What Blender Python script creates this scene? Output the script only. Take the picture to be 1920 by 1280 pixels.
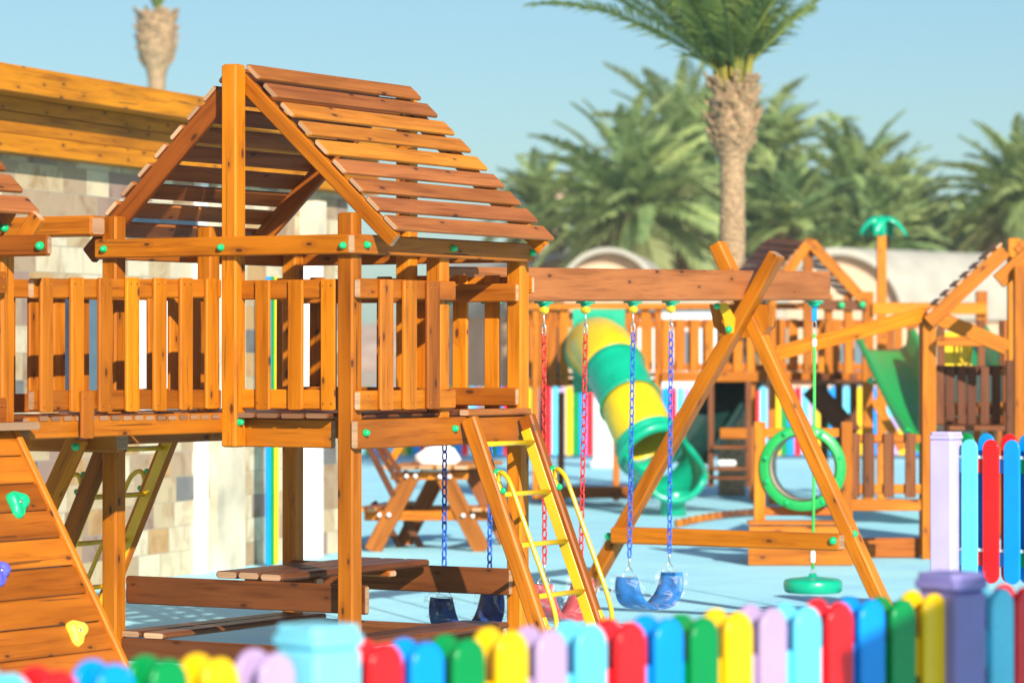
import bpy, math, random
from mathutils import Vector, Matrix
R = math.radians
scene = bpy.context.scene
for o in list(bpy.data.objects):
    bpy.data.objects.remove(o)
COL = scene.collection

# ------------------------------------------------------------------ camera, light, exposure
F = 6220.0; CX = 960.0; HZ = 664.0; CAMH = 1.70
cam_d = bpy.data.cameras.new("camera"); cam = bpy.data.objects.new("camera", cam_d); COL.objects.link(cam)
cam.location = (0, 0, CAMH)
cam.rotation_euler = (R(90) + math.atan((HZ - 640) / F), 0, 0)
cam_d.sensor_width = 36.0; cam_d.lens = F / 1920 * 36
cam_d.clip_start = 0.5; cam_d.clip_end = 2000
cam_d.dof.use_dof = True; cam_d.dof.focus_distance = 16.6; cam_d.dof.aperture_fstop = 2.8
scene.camera = cam

SUN = Vector((0.306*0.907, -0.952*0.907, 0.421)).normalized()
world = bpy.data.worlds.new("World"); scene.world = world; world.use_nodes = True
nt = world.node_tree; nt.nodes.clear()
sky = nt.nodes.new('ShaderNodeTexSky'); sky.sky_type = 'NISHITA'; sky.sun_disc = False
sky.sun_elevation = math.asin(SUN.z); sky.sun_rotation = math.atan2(SUN.x, SUN.y)
sky.air_density = 1.0; sky.dust_density = 0.6; sky.ozone_density = 1.0; sky.altitude = 0
bg = nt.nodes.new('ShaderNodeBackground'); bg.inputs[1].default_value = 0.076
wo = nt.nodes.new('ShaderNodeOutputWorld')
tintn = nt.nodes.new('ShaderNodeMix'); tintn.data_type = 'RGBA'; tintn.blend_type = 'MULTIPLY'; tintn.inputs[0].default_value = 1.0
tintn.inputs[7].default_value = (0.60, 0.89, 1.0, 1)
tcw = nt.nodes.new('ShaderNodeTexCoord'); spw = nt.nodes.new('ShaderNodeSeparateXYZ'); nt.links.new(tcw.outputs['Generated'], spw.inputs[0])
rmp = nt.nodes.new('ShaderNodeValToRGB'); nt.links.new(spw.outputs[2], rmp.inputs[0])   # tint put into the sky by height: cyan low, warmer overhead for neutral fill
e = rmp.color_ramp.elements; e[0].position = 0.10; e[0].color = (0.62, 0.85, 1.0, 1); e[1].position = 0.35; e[1].color = (1.0, 0.90, 0.98, 1)
nt.links.new(rmp.outputs[0], tintn.inputs[7])
nt.links.new(sky.outputs[0], tintn.inputs[6]); nt.links.new(tintn.outputs[2], bg.inputs[0]); nt.links.new(bg.outputs[0], wo.inputs[0])
sd = bpy.data.lights.new("sun", 'SUN'); sd.energy = 5.0; sd.angle = R(0.55); sd.color = (1.0, 0.93, 0.82)
so = bpy.data.objects.new("sun", sd); COL.objects.link(so)
so.rotation_euler = (-SUN).to_track_quat('-Z', 'Y').to_euler(); so.location = (5, -10, 12)
scene.view_settings.view_transform = 'Standard'; scene.view_settings.look = 'None'
scene.view_settings.exposure = 0.55; scene.view_settings.gamma = 1.0
try: scene.cycles.max_bounces = 6
except Exception: pass

# ------------------------------------------------------------------ coordinates
def P(px, py, d):                       # point seen at a photo position and depth
    return Vector(((px - CX) / F * d, d, CAMH - (py - HZ) / F * d))
def G(px, py):                          # ground point
    d = CAMH * F / (py - HZ); p = P(px, py, d); p.z = 0; return p
AX, AY = -0.8599, 0.5105                # +u runs left and back along the front face
BX, BY = 0.5105, 0.8599                 # +v runs right and back along the side face
OX, OY = -0.769, 16.0
def T(u, v, z): return Vector((OX + AX*u + BX*v, OY + AY*u + BY*v, z))
def U(px, v=0.0):
    t = (px - CX) / F
    return (OX + BX*v - t*(OY + BY*v)) / (-AX + AY*t)
def V(px, u=0.0):
    t = (px - CX) / F
    return (t*(OY + AY*u) - OX - AX*u) / (BX - BY*t)
def Z(py, u=0.0, v=0.0): return CAMH - (py - HZ) * (OY + AY*u + BY*v) / F
UD = Vector((AX, AY, 0)); VD = Vector((BX, BY, 0)); ZD = Vector((0, 0, 1))

# ------------------------------------------------------------------ node helpers / materials
def newmat(name):
    m = bpy.data.materials.new(name); m.use_nodes = True
    n = m.node_tree.nodes; b = n['Principled BSDF']
    return m, m.node_tree, b
def nn(t, kind, **kw):
    x = t.nodes.new(kind)
    for k, v in kw.items():
        if k.startswith('i_'):
            x.inputs[int(k[2:])].default_value = v
        else: setattr(x, k, v)
    return x
def ramp(t, fac, stops):
    r = t.nodes.new('ShaderNodeValToRGB')
    e = r.color_ramp.elements
    while len(e) < len(stops): e.new(0.5)
    for i, (p, c) in enumerate(stops):
        e[i].position = p; e[i].color = (*c, 1) if len(c) == 3 else c
    t.links.new(fac, r.inputs[0]); return r.outputs[0]
def mixc(t, fac, a, b, mode='MIX'):
    m = t.nodes.new('ShaderNodeMix'); m.data_type = 'RGBA'; m.blend_type = mode
    for s, v in ((0, fac), (6, a), (7, b)):
        if hasattr(v, 'links'): t.links.new(v, m.inputs[s])
        elif s == 0: m.inputs[0].default_value = v
        else: m.inputs[s].default_value = (*v, 1)
    return m.outputs[2]
def mth(t, op, a, b=0.0, c=None):
    m = t.nodes.new('ShaderNodeMath'); m.operation = op
    for i, v in enumerate((a, b) if c is None else (a, b, c)):
        if hasattr(v, 'links'): t.links.new(v, m.inputs[i])
        else: m.inputs[i].default_value = v
    return m.outputs[0]
def bump(t, b, h, s=0.3, d=0.01):
    n = nn(t, 'ShaderNodeBump'); n.inputs['Strength'].default_value = s; n.inputs['Distance'].default_value = d
    t.links.new(h, n.inputs['Height']); t.links.new(n.outputs[0], b.inputs['Normal'])

def wood_mat(name, light, dark, end=(0.55, 0.34, 0.2), rough=0.42, knots=True):
    m, t, b = newmat(name)
    uv = nn(t, 'ShaderNodeUVMap', uv_map='uv')
    at = nn(t, 'ShaderNodeAttribute', attribute_name='tint')
    sp = nn(t, 'ShaderNodeSeparateColor'); t.links.new(at.outputs['Color'], sp.inputs[0])
    mp = nn(t, 'ShaderNodeMapping'); mp.inputs['Scale'].default_value = (1.6, 30, 1)
    t.links.new(uv.outputs[0], mp.inputs[0])
    # grain that bows round the knots
    nz = nn(t, 'ShaderNodeTexNoise'); nz.inputs['Scale'].default_value = 1.0; nz.inputs['Detail'].default_value = 5
    nz.inputs['Roughness'].default_value = 0.62; nz.inputs['Distortion'].default_value = 0.9
    t.links.new(mp.outputs[0], nz.inputs['Vector'])
    mp2 = nn(t, 'ShaderNodeMapping'); mp2.inputs['Scale'].default_value = (0.9, 5, 1); t.links.new(uv.outputs[0], mp2.inputs[0])
    nb = nn(t, 'ShaderNodeTexNoise'); nb.inputs['Scale'].default_value = 1.4; nb.inputs['Detail'].default_value = 3
    t.links.new(mp2.outputs[0], nb.inputs['Vector'])
    base = mixc(t, sp.outputs[0], light, dark)
    g = ramp(t, nz.outputs[0], [(0.30, (0.60, 0.52, 0.45)), (0.48, (0.95, 0.93, 0.9)), (0.60, (1.0, 1.0, 1.0)), (0.75, (1.16, 1.12, 1.1))])
    c = mixc(t, 1.0, base, g, 'MULTIPLY')
    g2 = ramp(t, nb.outputs[0], [(0.32, (0.72, 0.68, 0.62)), (0.55, (1.0, 1.0, 1.0)), (0.72, (1.13, 1.13, 1.13))])
    c = mixc(t, 1.0, c, g2, 'MULTIPLY')
    if knots:
        mp3 = nn(t, 'ShaderNodeMapping'); mp3.inputs['Scale'].default_value = (3.2, 7.5, 1); t.links.new(uv.outputs[0], mp3.inputs[0])
        vo = nn(t, 'ShaderNodeTexVoronoi'); vo.inputs['Scale'].default_value = 1.0; vo.voronoi_dimensions = '2D'
        t.links.new(mp3.outputs[0], vo.inputs['Vector'])
        sc = nn(t, 'ShaderNodeSeparateColor'); t.links.new(vo.outputs['Color'], sc.inputs[0])
        sel = mth(t, 'GREATER_THAN', sc.outputs[0], 0.52)
        rad = mth(t, 'MULTIPLY_ADD', sc.outputs[1], 0.05, 0.05)
        rel = mth(t, 'DIVIDE', vo.outputs['Distance'], rad)
        k = mth(t, 'SUBTRACT', 1.0, mth(t, 'SMOOTH_MIN', rel, 1.0, 0.5))
        k = mth(t, 'MULTIPLY', k, sel); k = mth(t, 'MULTIPLY', k, 2.2); k = mth(t, 'MINIMUM', k, 0.9)
        halo = mth(t, 'MULTIPLY', mth(t, 'LESS_THAN', rel, 2.3), mth(t, 'MULTIPLY', sel, 0.28))
        c = mixc(t, halo, c, mixc(t, 0.5, dark, (0.12, 0.04, 0.01)))
        c = mixc(t, k, c, (0.07, 0.022, 0.008))
    mp4 = nn(t, 'ShaderNodeMapping'); mp4.inputs['Scale'].default_value = (1.1, 55, 1); t.links.new(uv.outputs[0], mp4.inputs[0])
    ck = nn(t, 'ShaderNodeTexNoise'); ck.inputs['Scale'].default_value = 1.0; ck.inputs['Detail'].default_value = 2; ck.inputs['Distortion'].default_value = 0.4; t.links.new(mp4.outputs[0], ck.inputs['Vector'])
    c = mixc(t, mth(t, 'MULTIPLY', mth(t, 'LESS_THAN', ck.outputs[0], 0.30), 0.7), c, (0.06, 0.02, 0.008))
    e = mixc(t, ramp(t, nz.outputs[0], [(0.4, (0, 0, 0)), (0.6, (1, 1, 1))]), end, tuple(x*0.72 for x in end))
    c = mixc(t, sp.outputs[1], c, e)
    c = mixc(t, 1.0, c, ramp(t, sp.outputs[2], [(0, (0.70, 0.64, 0.60)), (0.5, (1, 0.98, 0.96)), (1, (1.20, 1.22, 1.22))]), 'MULTIPLY')
    t.links.new(c, b.inputs['Base Color'])
    b.inputs['Roughness'].default_value = rough
    b.inputs['Specular IOR Level'].default_value = 0.18
    bump(t, b, nz.outputs[0], 0.25, 0.003)
    return m
def plain(name, col, rough=0.4, metal=0.0, var=0.06, scale=6.0, spec=0.5, bmp=0.0, coat=0.0):
    m, t, b = newmat(name)
    tc = nn(t, 'ShaderNodeTexCoord')
    nz = nn(t, 'ShaderNodeTexNoise'); nz.inputs['Scale'].default_value = scale; nz.inputs['Detail'].default_value = 5
    t.links.new(tc.outputs['Object'], nz.inputs['Vector'])
    lo = tuple(max(0, x*(1-var*2.2)) for x in col); hi = tuple(min(1, x*(1+var)) for x in col)
    c = ramp(t, nz.outputs[0], [(0.3, lo), (0.65, hi)])
    t.links.new(c, b.inputs['Base Color'])
    rr = ramp(t, nz.outputs[0], [(0.3, (rough*0.8,)*3), (0.7, (min(1, rough*1.25),)*3)])
    t.links.new(rr, b.inputs['Roughness'])
    b.inputs['Metallic'].default_value = metal; b.inputs['Specular IOR Level'].default_value = spec
    if coat: b.inputs['Coat Weight'].default_value = coat; b.inputs['Coat Roughness'].default_value = 0.12
    if bmp: bump(t, b, nz.outputs[0], bmp, 0.02)
    return m
M = {}
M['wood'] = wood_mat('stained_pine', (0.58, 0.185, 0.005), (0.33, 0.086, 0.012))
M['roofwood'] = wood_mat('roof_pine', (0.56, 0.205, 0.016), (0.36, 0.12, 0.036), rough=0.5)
M['darkwood'] = wood_mat('dark_pine', (0.26, 0.085, 0.022), (0.14, 0.048, 0.02))  # same pine pattern in a darker brown
M['fascia'] = wood_mat('fascia_pine', (0.56, 0.205, 0.004), (0.44, 0.145, 0.006), rough=0.55)
M['green_cap'] = plain('green_cap', (0.0, 0.50, 0.16), 0.28, coat=0.3)
M['yellow_paint'] = plain('yellow_paint', (0.78, 0.47, 0.008), 0.3, coat=0.3)
M['green_plastic'] = plain('green_plastic', (0.0, 0.40, 0.22), 0.3, coat=0.2)
M['green_grass'] = plain('leaf_green_plastic', (0.01, 0.36, 0.07), 0.35)
M['slide_yellow'] = plain('slide_yellow', (0.84, 0.58, 0.006), 0.3, coat=0.2)
M['deep_green'] = plain('deep_green_plastic', (0.0, 0.20, 0.08), 0.4)
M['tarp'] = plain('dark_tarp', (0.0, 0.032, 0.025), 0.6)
M['chain_blue'] = plain('blue_chain', (0.01, 0.10, 0.55), 0.35)
M['chain_red'] = plain('red_chain', (0.62, 0.02, 0.02), 0.35)
M['steel'] = plain('galvanised_steel', (0.62, 0.63, 0.64), 0.3, 0.9)
M['screw'] = plain('screw_head', (0.7, 0.66, 0.6), 0.35, 0.6)
M['seat_blue'] = plain('blue_seat', (0.02, 0.17, 0.50), 0.45, var=0.2, scale=20)
M['seat_navy'] = plain('navy_seat', (0.008, 0.045, 0.22), 0.4, var=0.3, scale=20)
M['seat_red'] = plain('red_seat', (0.6, 0.09, 0.10), 0.4, var=0.2, scale=20)
M['rope'] = plain('green_rope', (0.06, 0.62, 0.10), 0.6)
M['white'] = plain('white_paint', (0.82, 0.82, 0.80), 0.6, var=0.03)
M['hold_green'] = plain('green_hold', (0.0, 0.50, 0.20), 0.45, bmp=0.3)
M['hold_yellow'] = plain('yellow_hold', (0.90, 0.62, 0.06), 0.45, bmp=0.3)
M['hold_blue'] = plain('violet_hold', (0.10, 0.10, 0.55), 0.45, bmp=0.3)
FC = {'red': (0.80, 0.012, 0.016), 'blue': (0.0, 0.27, 0.80), 'green': (0.0, 0.25, 0.055), 'yellow': (0.86, 0.52, 0.002),
      'lilac': (0.44, 0.31, 0.53), 'aqua': (0.12, 0.60, 0.80)}
for k, c in FC.items(): M['f_'+k] = plain('picket_'+k, c, 0.24, var=0.05, scale=3, coat=0.12, spec=0.3)
M['purple'] = plain('purple_post_paint', (0.20, 0.17, 0.42), 0.4)
M['lilacpost'] = plain('lilac_post_paint', (0.52, 0.45, 0.74), 0.4, var=0.03)
M['aquapost'] = plain('aqua_post_paint', (0.20, 0.64, 0.78), 0.35, var=0.04)
def film():
    m, t, b = newmat('clear_film')
    b.inputs['Base Color'].default_value = (0.95, 0.97, 1, 1); b.inputs['Roughness'].default_value = 0.12
    b.inputs['Alpha'].default_value = 0.22
    tc = nn(t, 'ShaderNodeTexCoord'); nz = nn(t, 'ShaderNodeTexNoise'); nz.inputs['Scale'].default_value = 9; nz.inputs['Detail'].default_value = 2
    nz.inputs['Distortion'].default_value = 2.0
    t.links.new(tc.outputs['Object'], nz.inputs[0])
    a = ramp(t, nz.outputs[0], [(0.52, (0.02,)*3), (0.60, (0.30,)*3), (0.66, (0.04,)*3)])
    t.links.new(a, b.inputs['Alpha']); bump(t, b, nz.outputs[0], 1.0, 0.02)
    return m
M['film'] = film()
def floor_mat():
    m, t, b = newmat('blue_rubber_floor')
    tc = nn(t, 'ShaderNodeTexCoord')
    n1 = nn(t, 'ShaderNodeTexNoise'); n1.inputs['Scale'].default_value = 1.3; n1.inputs['Detail'].default_value = 6
    n2 = nn(t, 'ShaderNodeTexNoise'); n2.inputs['Scale'].default_value = 160; n2.inputs['Detail'].default_value = 2
    for n in (n1, n2): t.links.new(tc.outputs['Object'], n.inputs['Vector'])
    c = ramp(t, n1.outputs[0], [(0.3, (0.37, 0.80, 1.0)), (0.6, (0.44, 0.90, 1.0)), (0.8, (0.50, 0.92, 1.0))])
    g = ramp(t, n2.outputs[0], [(0.35, (0.80,)*3), (0.65, (1.08,)*3)])
    c = mixc(t, 1.0, c, g, 'MULTIPLY')
    n3 = nn(t, 'ShaderNodeTexNoise'); n3.inputs['Scale'].default_value = 0.35; n3.inputs['Detail'].default_value = 7; n3.inputs['Roughness'].default_value = 0.7; n3.inputs['Distortion'].default_value = 1.2
    t.links.new(tc.outputs['Object'], n3.inputs['Vector'])
    c = mixc(t, ramp(t, n3.outputs[0], [(0.52, (0, 0, 0)), (0.72, (0.35,)*3)]), c, (0.42, 0.70, 0.78))
    br = nn(t, 'ShaderNodeTexBrick'); br.inputs['Scale'].default_value = 1.0; br.inputs['Mortar Size'].default_value = 0.006; br.inputs['Brick Width'].default_value = 1.0; br.inputs['Row Height'].default_value = 1.0; br.offset = 0
    rm = nn(t, 'ShaderNodeMapping'); rm.inputs['Rotation'].default_value = (0, 0, 0.53); t.links.new(tc.outputs['Object'], rm.inputs[0]); t.links.new(rm.outputs[0], br.inputs['Vector'])
    c = mixc(t, mth(t, 'MULTIPLY', br.outputs['Fac'], 0.45), c, (0.12, 0.34, 0.45))
    t.links.new(c, b.inputs['Base Color']); b.inputs['Roughness'].default_value = 0.75
    bump(t, b, n2.outputs[0], 0.4, 0.004)
    return m
M['floor'] = floor_mat()
def sand_mat():
    m, t, b = newmat('sand')
    tc = nn(t, 'ShaderNodeTexCoord'); n1 = nn(t, 'ShaderNodeTexNoise'); n1.inputs['Scale'].default_value = 0.6; n1.inputs['Detail'].default_value = 8
    t.links.new(tc.outputs['Object'], n1.inputs['Vector'])
    t.links.new(ramp(t, n1.outputs[0], [(0.3, (0.42, 0.33, 0.22)), (0.7, (0.60, 0.50, 0.36))]), b.inputs['Base Color'])
    b.inputs['Roughness'].default_value = 0.9; bump(t, b, n1.outputs[0], 0.5, 0.05)
    return m
M['sand'] = sand_mat()
def rock_mat():
    m, t, b = newmat('desert_rock')
    tc = nn(t, 'ShaderNodeTexCoord'); n1 = nn(t, 'ShaderNodeTexNoise'); n1.inputs['Scale'].default_value = 0.25; n1.inputs['Detail'].default_value = 9
    t.links.new(tc.outputs['Object'], n1.inputs['Vector'])
    t.links.new(ramp(t, n1.outputs[0], [(0.3, (0.44, 0.27, 0.17)), (0.7, (0.68, 0.50, 0.36))]), b.inputs['Base Color'])
    b.inputs['Roughness'].default_value = 0.95; bump(t, b, n1.outputs[0], 0.8, 1.0)
    return m
M['rock'] = rock_mat()
def stone_mat():
    m, t, b = newmat('stone_cladding')
    uv = nn(t, 'ShaderNodeUVMap', uv_map='uv'); s = nn(t, 'ShaderNodeSeparateXYZ'); t.links.new(uv.outputs[0], s.inputs[0])
    row = mth(t, 'DIVIDE', s.outputs[1], 0.19); rf = mth(t, 'FLOOR', row)
    w1 = nn(t, 'ShaderNodeTexWhiteNoise', noise_dimensions='1D'); t.links.new(rf, w1.inputs['W'])
    xx = mth(t, 'ADD', mth(t, 'DIVIDE', s.outputs[0], 0.36), w1.outputs['Value']); xf = mth(t, 'FLOOR', xx)
    cb = nn(t, 'ShaderNodeCombineXYZ'); t.links.new(xf, cb.inputs[0]); t.links.new(rf, cb.inputs[1])
    w2 = nn(t, 'ShaderNodeTexWhiteNoise', noise_dimensions='2D'); t.links.new(cb.outputs[0], w2.inputs['Vector'])
    base = ramp(t, w2.outputs['Value'], [(0.0, (0.48, 0.37, 0.22)), (0.22, (0.58, 0.49, 0.33)), (0.42, (0.38, 0.27, 0.17)), (0.56, (0.60, 0.53, 0.38)),
                                        (0.70, (0.46, 0.28, 0.12)), (0.80, (0.30, 0.20, 0.155)), (0.90, (0.16, 0.155, 0.15)), (0.95, (0.55, 0.47, 0.33))])
    base.node.color_ramp.interpolation = 'CONSTANT'
    nz = nn(t, 'ShaderNodeTexNoise'); nz.inputs['Scale'].default_value = 4; nz.inputs['Detail'].default_value = 7; nz.inputs['Distortion'].default_value = 0.9
    ad = nn(t, 'ShaderNodeVectorMath', operation='ADD'); sc = nn(t, 'ShaderNodeVectorMath', operation='SCALE'); sc.inputs['Scale'].default_value = 7
    t.links.new(w2.outputs['Color'], sc.inputs[0]); t.links.new(uv.outputs[0], ad.inputs[0]); t.links.new(sc.outputs[0], ad.inputs[1]); t.links.new(ad.outputs[0], nz.inputs['Vector'])
    c = mixc(t, 1.0, base, ramp(t, nz.outputs[0], [(0.32, (0.74, 0.62, 0.50)), (0.5, (1, 1, 1)), (0.7, (1.1, 1.08, 1.02))]), 'MULTIPLY')
    fx = mth(t, 'ABSOLUTE', mth(t, 'SUBTRACT', mth(t, 'FRACT', xx), 0.5)); fy = mth(t, 'ABSOLUTE', mth(t, 'SUBTRACT', mth(t, 'FRACT', row), 0.5))
    mo = mth(t, 'MAXIMUM', mth(t, 'GREATER_THAN', fx, 0.49), mth(t, 'GREATER_THAN', fy, 0.485))
    c = mixc(t, mo, c, (0.34, 0.29, 0.22)); t.links.new(c, b.inputs['Base Color']); b.inputs['Roughness'].default_value = 0.8
    bump(t, b, mth(t, 'SUBTRACT', nz.outputs[0], mo), 0.4, 0.01)
    return m
M['stone'] = stone_mat()
M['limestone'] = plain('limestone', (0.66, 0.58, 0.42), 0.8, var=0.16, scale=2.5, bmp=0.2)
M['plaster'] = plain('pale_plaster', (0.43, 0.42, 0.35), 0.85, var=0.06, scale=1.5)
M['pinkplaster'] = plain('sand_plaster', (0.64, 0.45, 0.30), 0.85, var=0.08, scale=1.5)
M['glass'] = plain('dark_glass', (0.02, 0.045, 0.09), 0.08, var=0.2, spec=0.8)
M['greyblue'] = plain('grey_blue_door', (0.10, 0.16, 0.20), 0.5)
M['bin'] = plain('black_bin_plastic', (0.03, 0.035, 0.04), 0.5)
def bark_mat(name, a, b2, sc):
    m, t, b = newmat(name)
    tc = nn(t, 'ShaderNodeTexCoord'); mp = nn(t, 'ShaderNodeMapping'); mp.inputs['Scale'].default_value = (sc, sc, sc*2.2); t.links.new(tc.outputs['Object'], mp.inputs[0])
    vo = nn(t, 'ShaderNodeTexVoronoi'); t.links.new(mp.outputs[0], vo.inputs['Vector'])
    nz = nn(t, 'ShaderNodeTexNoise'); nz.inputs['Scale'].default_value = 3; nz.inputs['Detail'].default_value = 6; t.links.new(mp.outputs[0], nz.inputs['Vector'])
    f = mth(t, 'MULTIPLY_ADD', vo.outputs['Distance'], 0.6, mth(t, 'MULTIPLY', nz.outputs[0], 0.6))
    t.links.new(ramp(t, f, [(0.3, a), (0.75, b2)]), b.inputs['Base Color']); b.inputs['Roughness'].default_value = 0.9
    bump(t, b, f, 0.9, 0.04); return m
M['bark'] = bark_mat('palm_bark', (0.22, 0.135, 0.07), (0.46, 0.31, 0.17), 3.2)
def leaf_mat(name, a, b2):
    m, t, b = newmat(name)
    at = nn(t, 'ShaderNodeAttribute', attribute_name='tint'); sp = nn(t, 'ShaderNodeSeparateColor'); t.links.new(at.outputs['Color'], sp.inputs[0])
    lc = mixc(t, sp.outputs[1], mixc(t, sp.outputs[0], a, b2), (0.42, 0.33, 0.18)); t.links.new(lc, b.inputs['Base Color'])
    b.inputs['Roughness'].default_value = 0.5; b.inputs['Specular IOR Level'].default_value = 0.4
    tr = nn(t, 'ShaderNodeBsdfTranslucent'); t.links.new(lc, tr.inputs[0])
    mx = nn(t, 'ShaderNodeMixShader'); mx.inputs[0].default_value = 0.38
    t.links.new(b.outputs[0], mx.inputs[1]); t.links.new(tr.outputs[0], mx.inputs[2])
    t.links.new(mx.outputs[0], t.nodes['Material Output'].inputs[0]); return m
M['frond'] = leaf_mat('palm_frond', (0.06, 0.13, 0.04), (0.34, 0.42, 0.10))
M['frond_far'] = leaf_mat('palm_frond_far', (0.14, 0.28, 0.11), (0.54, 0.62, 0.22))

# ------------------------------------------------------------------ mesh builder
rnd = random.Random(7)
class MB:
    def __init__(s): s.v = []; s.f = []; s.uv = []; s.c = []; s.sm = []; s.mi = []; s.mat = 0
    def face(s, idx, uvs, col, sm=False):
        s.f.append(idx); s.uv.extend(uvs); s.c.extend([col]*len(idx)); s.sm.append(sm); s.mi.append(s.mat)
    def bar(s, p0, p1, w, h, up=ZD, c=0.006, tint=None, end=1.0):
        """a board from p0 to p1, w wide (across), h high (towards up), with eased edges"""
        jt = min(.0016, w*.02) if (Vector(p1)-Vector(p0)).length > .5 else 0; p0 = Vector(p0)+Vector([rnd.uniform(-jt, jt) for _ in range(3)]); p1 = Vector(p1)+Vector([rnd.uniform(-jt, jt) for _ in range(3)]); ax = (p1-p0); L = ax.length; ax.normalize(); up = Vector(up)
        if abs(ax.dot(up.normalized())) > 0.98: up = VD
        sd_ = ax.cross(up).normalized(); up2 = sd_.cross(ax).normalized()
        c = min(c, w*0.3, h*0.3)
        a, b = w/2, h/2
        prof = [(-a+c, -b), (a-c, -b), (a, -b+c), (a, b-c), (a-c, b), (-a+c, b), (-a, b-c), (-a, -b+c)]
        per = [0]
        for i in range(8):
            q0, q1 = prof[i], prof[(i+1) % 8]; per.append(per[-1]+math.hypot(q1[0]-q0[0], q1[1]-q0[1]))
        ou, ov = rnd.uniform(0, 60), rnd.uniform(0, 60)
        tv = rnd.random()**1.3 if tint is None else max(0, min(1, tint + rnd.uniform(-0.14, 0.14)))
        col = (tv, 0, rnd.random(), 1); base = len(s.v)
        for k, (dx, sc) in enumerate(((0, 1-2*c/max(w, h)), (c*0.8, 1), (L-c*0.8, 1), (L, 1-2*c/max(w, h)))):
            for (x, y) in prof: s.v.append(p0 + ax*dx + sd_*(x*sc) + up2*(y*sc))
        lens = (0, c*0.8, L-c*0.8, L)
        for k in range(3):
            for i in range(8):
                j = (i+1) % 8; A = base+k*8
                s.face((A+i, A+j, A+8+j, A+8+i), [(lens[k]+ou, per[i]+ov), (lens[k]+ou, per[i+1]+ov), (lens[k+1]+ou, per[i+1]+ov), (lens[k+1]+ou, per[i]+ov)], col)
        ce = (tv, end, col[2], 1)
        s.face(tuple(base+i for i in reversed(range(8))), [(prof[i][0]*.3+ou, prof[i][1]+ov) for i in reversed(range(8))], ce)
        s.face(tuple(base+24+i for i in range(8)), [(prof[i][0]*.3+ou, prof[i][1]+ov) for i in range(8)], ce)
        return s
    def tb(s, u0, u1, v0, v1, z0, z1, axis, **k):
        """box in the tower's own frame, grain along axis"""
        um, vm, zm = (u0+u1)/2, (v0+v1)/2, (z0+z1)/2
        if axis == 'u': s.bar(T(u0, vm, zm), T(u1, vm, zm), abs(v1-v0), abs(z1-z0), **k)
        elif axis == 'v': s.bar(T(um, v0, zm), T(um, v1, zm), abs(u1-u0), abs(z1-z0), **k)
        else: s.bar(T(um, vm, z0), T(um, vm, z1), abs(u1-u0), abs(v1-v0), up=VD, **k)
        return s
    def tube(s, pts, r, n=10, closed=False, caps=True):
        pts = [Vector(p) for p in pts]; m = len(pts); base = len(s.v); rr = r if isinstance(r, (list, tuple)) else [r]*m
        prev = None; col = (rnd.random(), 0, rnd.random(), 1)
        for i, p in enumerate(pts):
            if closed: d = pts[(i+1) % m]-pts[i-1]
            else: d = pts[min(i+1, m-1)]-pts[max(i-1, 0)]
            d.normalize()
            if prev is None:
                a = Vector((0, 0, 1)) if abs(d.z) < 0.9 else Vector((1, 0, 0)); x = d.cross(a).normalized()
            else: x = (prev - d*prev.dot(d)).normalized()
            prev = x; y = d.cross(x)
            for k in range(n):
                t = 2*math.pi*k/n; s.v.append(p + (x*math.cos(t)+y*math.sin(t))*rr[i])
        for i in range(m if closed else m-1):
            for k in range(n):
                a = base+i*n+k; b = base+i*n+(k+1) % n; i2 = (i+1) % m
                s.face((a, b, base+i2*n+(k+1) % n, base+i2*n+k), [(i*.1, k/n), (i*.1, (k+1)/n), (i*.1+.1, (k+1)/n), (i*.1+.1, k/n)], col, True)
        if caps and not closed:
            s.face(tuple(base+k for k in reversed(range(n))), [(0, 0)]*n, col); s.face(tuple(base+(m-1)*n+k for k in range(n)), [(0, 0)]*n, col)
        return s
    def lathe(s, c, axis, prof, n=24, sm=True, close=True):
        """prof: (radius, distance along axis)"""
        c = Vector(c); ax = Vector(axis).normalized(); x = ax.cross(Vector((0, 0, 1)) if abs(ax.z) < .9 else Vector((1, 0, 0))).normalized(); y = ax.cross(x)
        base = len(s.v); col = (rnd.random(), 0, rnd.random(), 1)
        for (r, h) in prof:
            for k in range(n):
                t = 2*math.pi*k/n; s.v.append(c + ax*h + (x*math.cos(t)+y*math.sin(t))*r)
        for i in range(len(prof)-1):
            for k in range(n):
                k2 = (k+1) % n
                s.face((base+i*n+k, base+i*n+k2, base+(i+1)*n+k2, base+(i+1)*n+k), [(k/n, i*.1), ((k+1)/n, i*.1), ((k+1)/n, i*.1+.1), (k/n, i*.1+.1)], col, sm)
        if close:
            if prof[0][0] > 1e-4: s.face(tuple(base+k for k in reversed(range(n))), [(0, 0)]*n, col)
            if prof[-1][0] > 1e-4: s.face(tuple(base+(len(prof)-1)*n+k for k in range(n)), [(0, 0)]*n, col)
        return s
    def ball(s, c, r, axis=(0, 0, 1), flat=1.0, n=14):
        return s.lathe(c, axis, [(max(1e-5, r*math.sin(a)), -r*flat*math.cos(a)) for a in [math.pi*i/8 for i in range(9)]], n, close=False)
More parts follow.
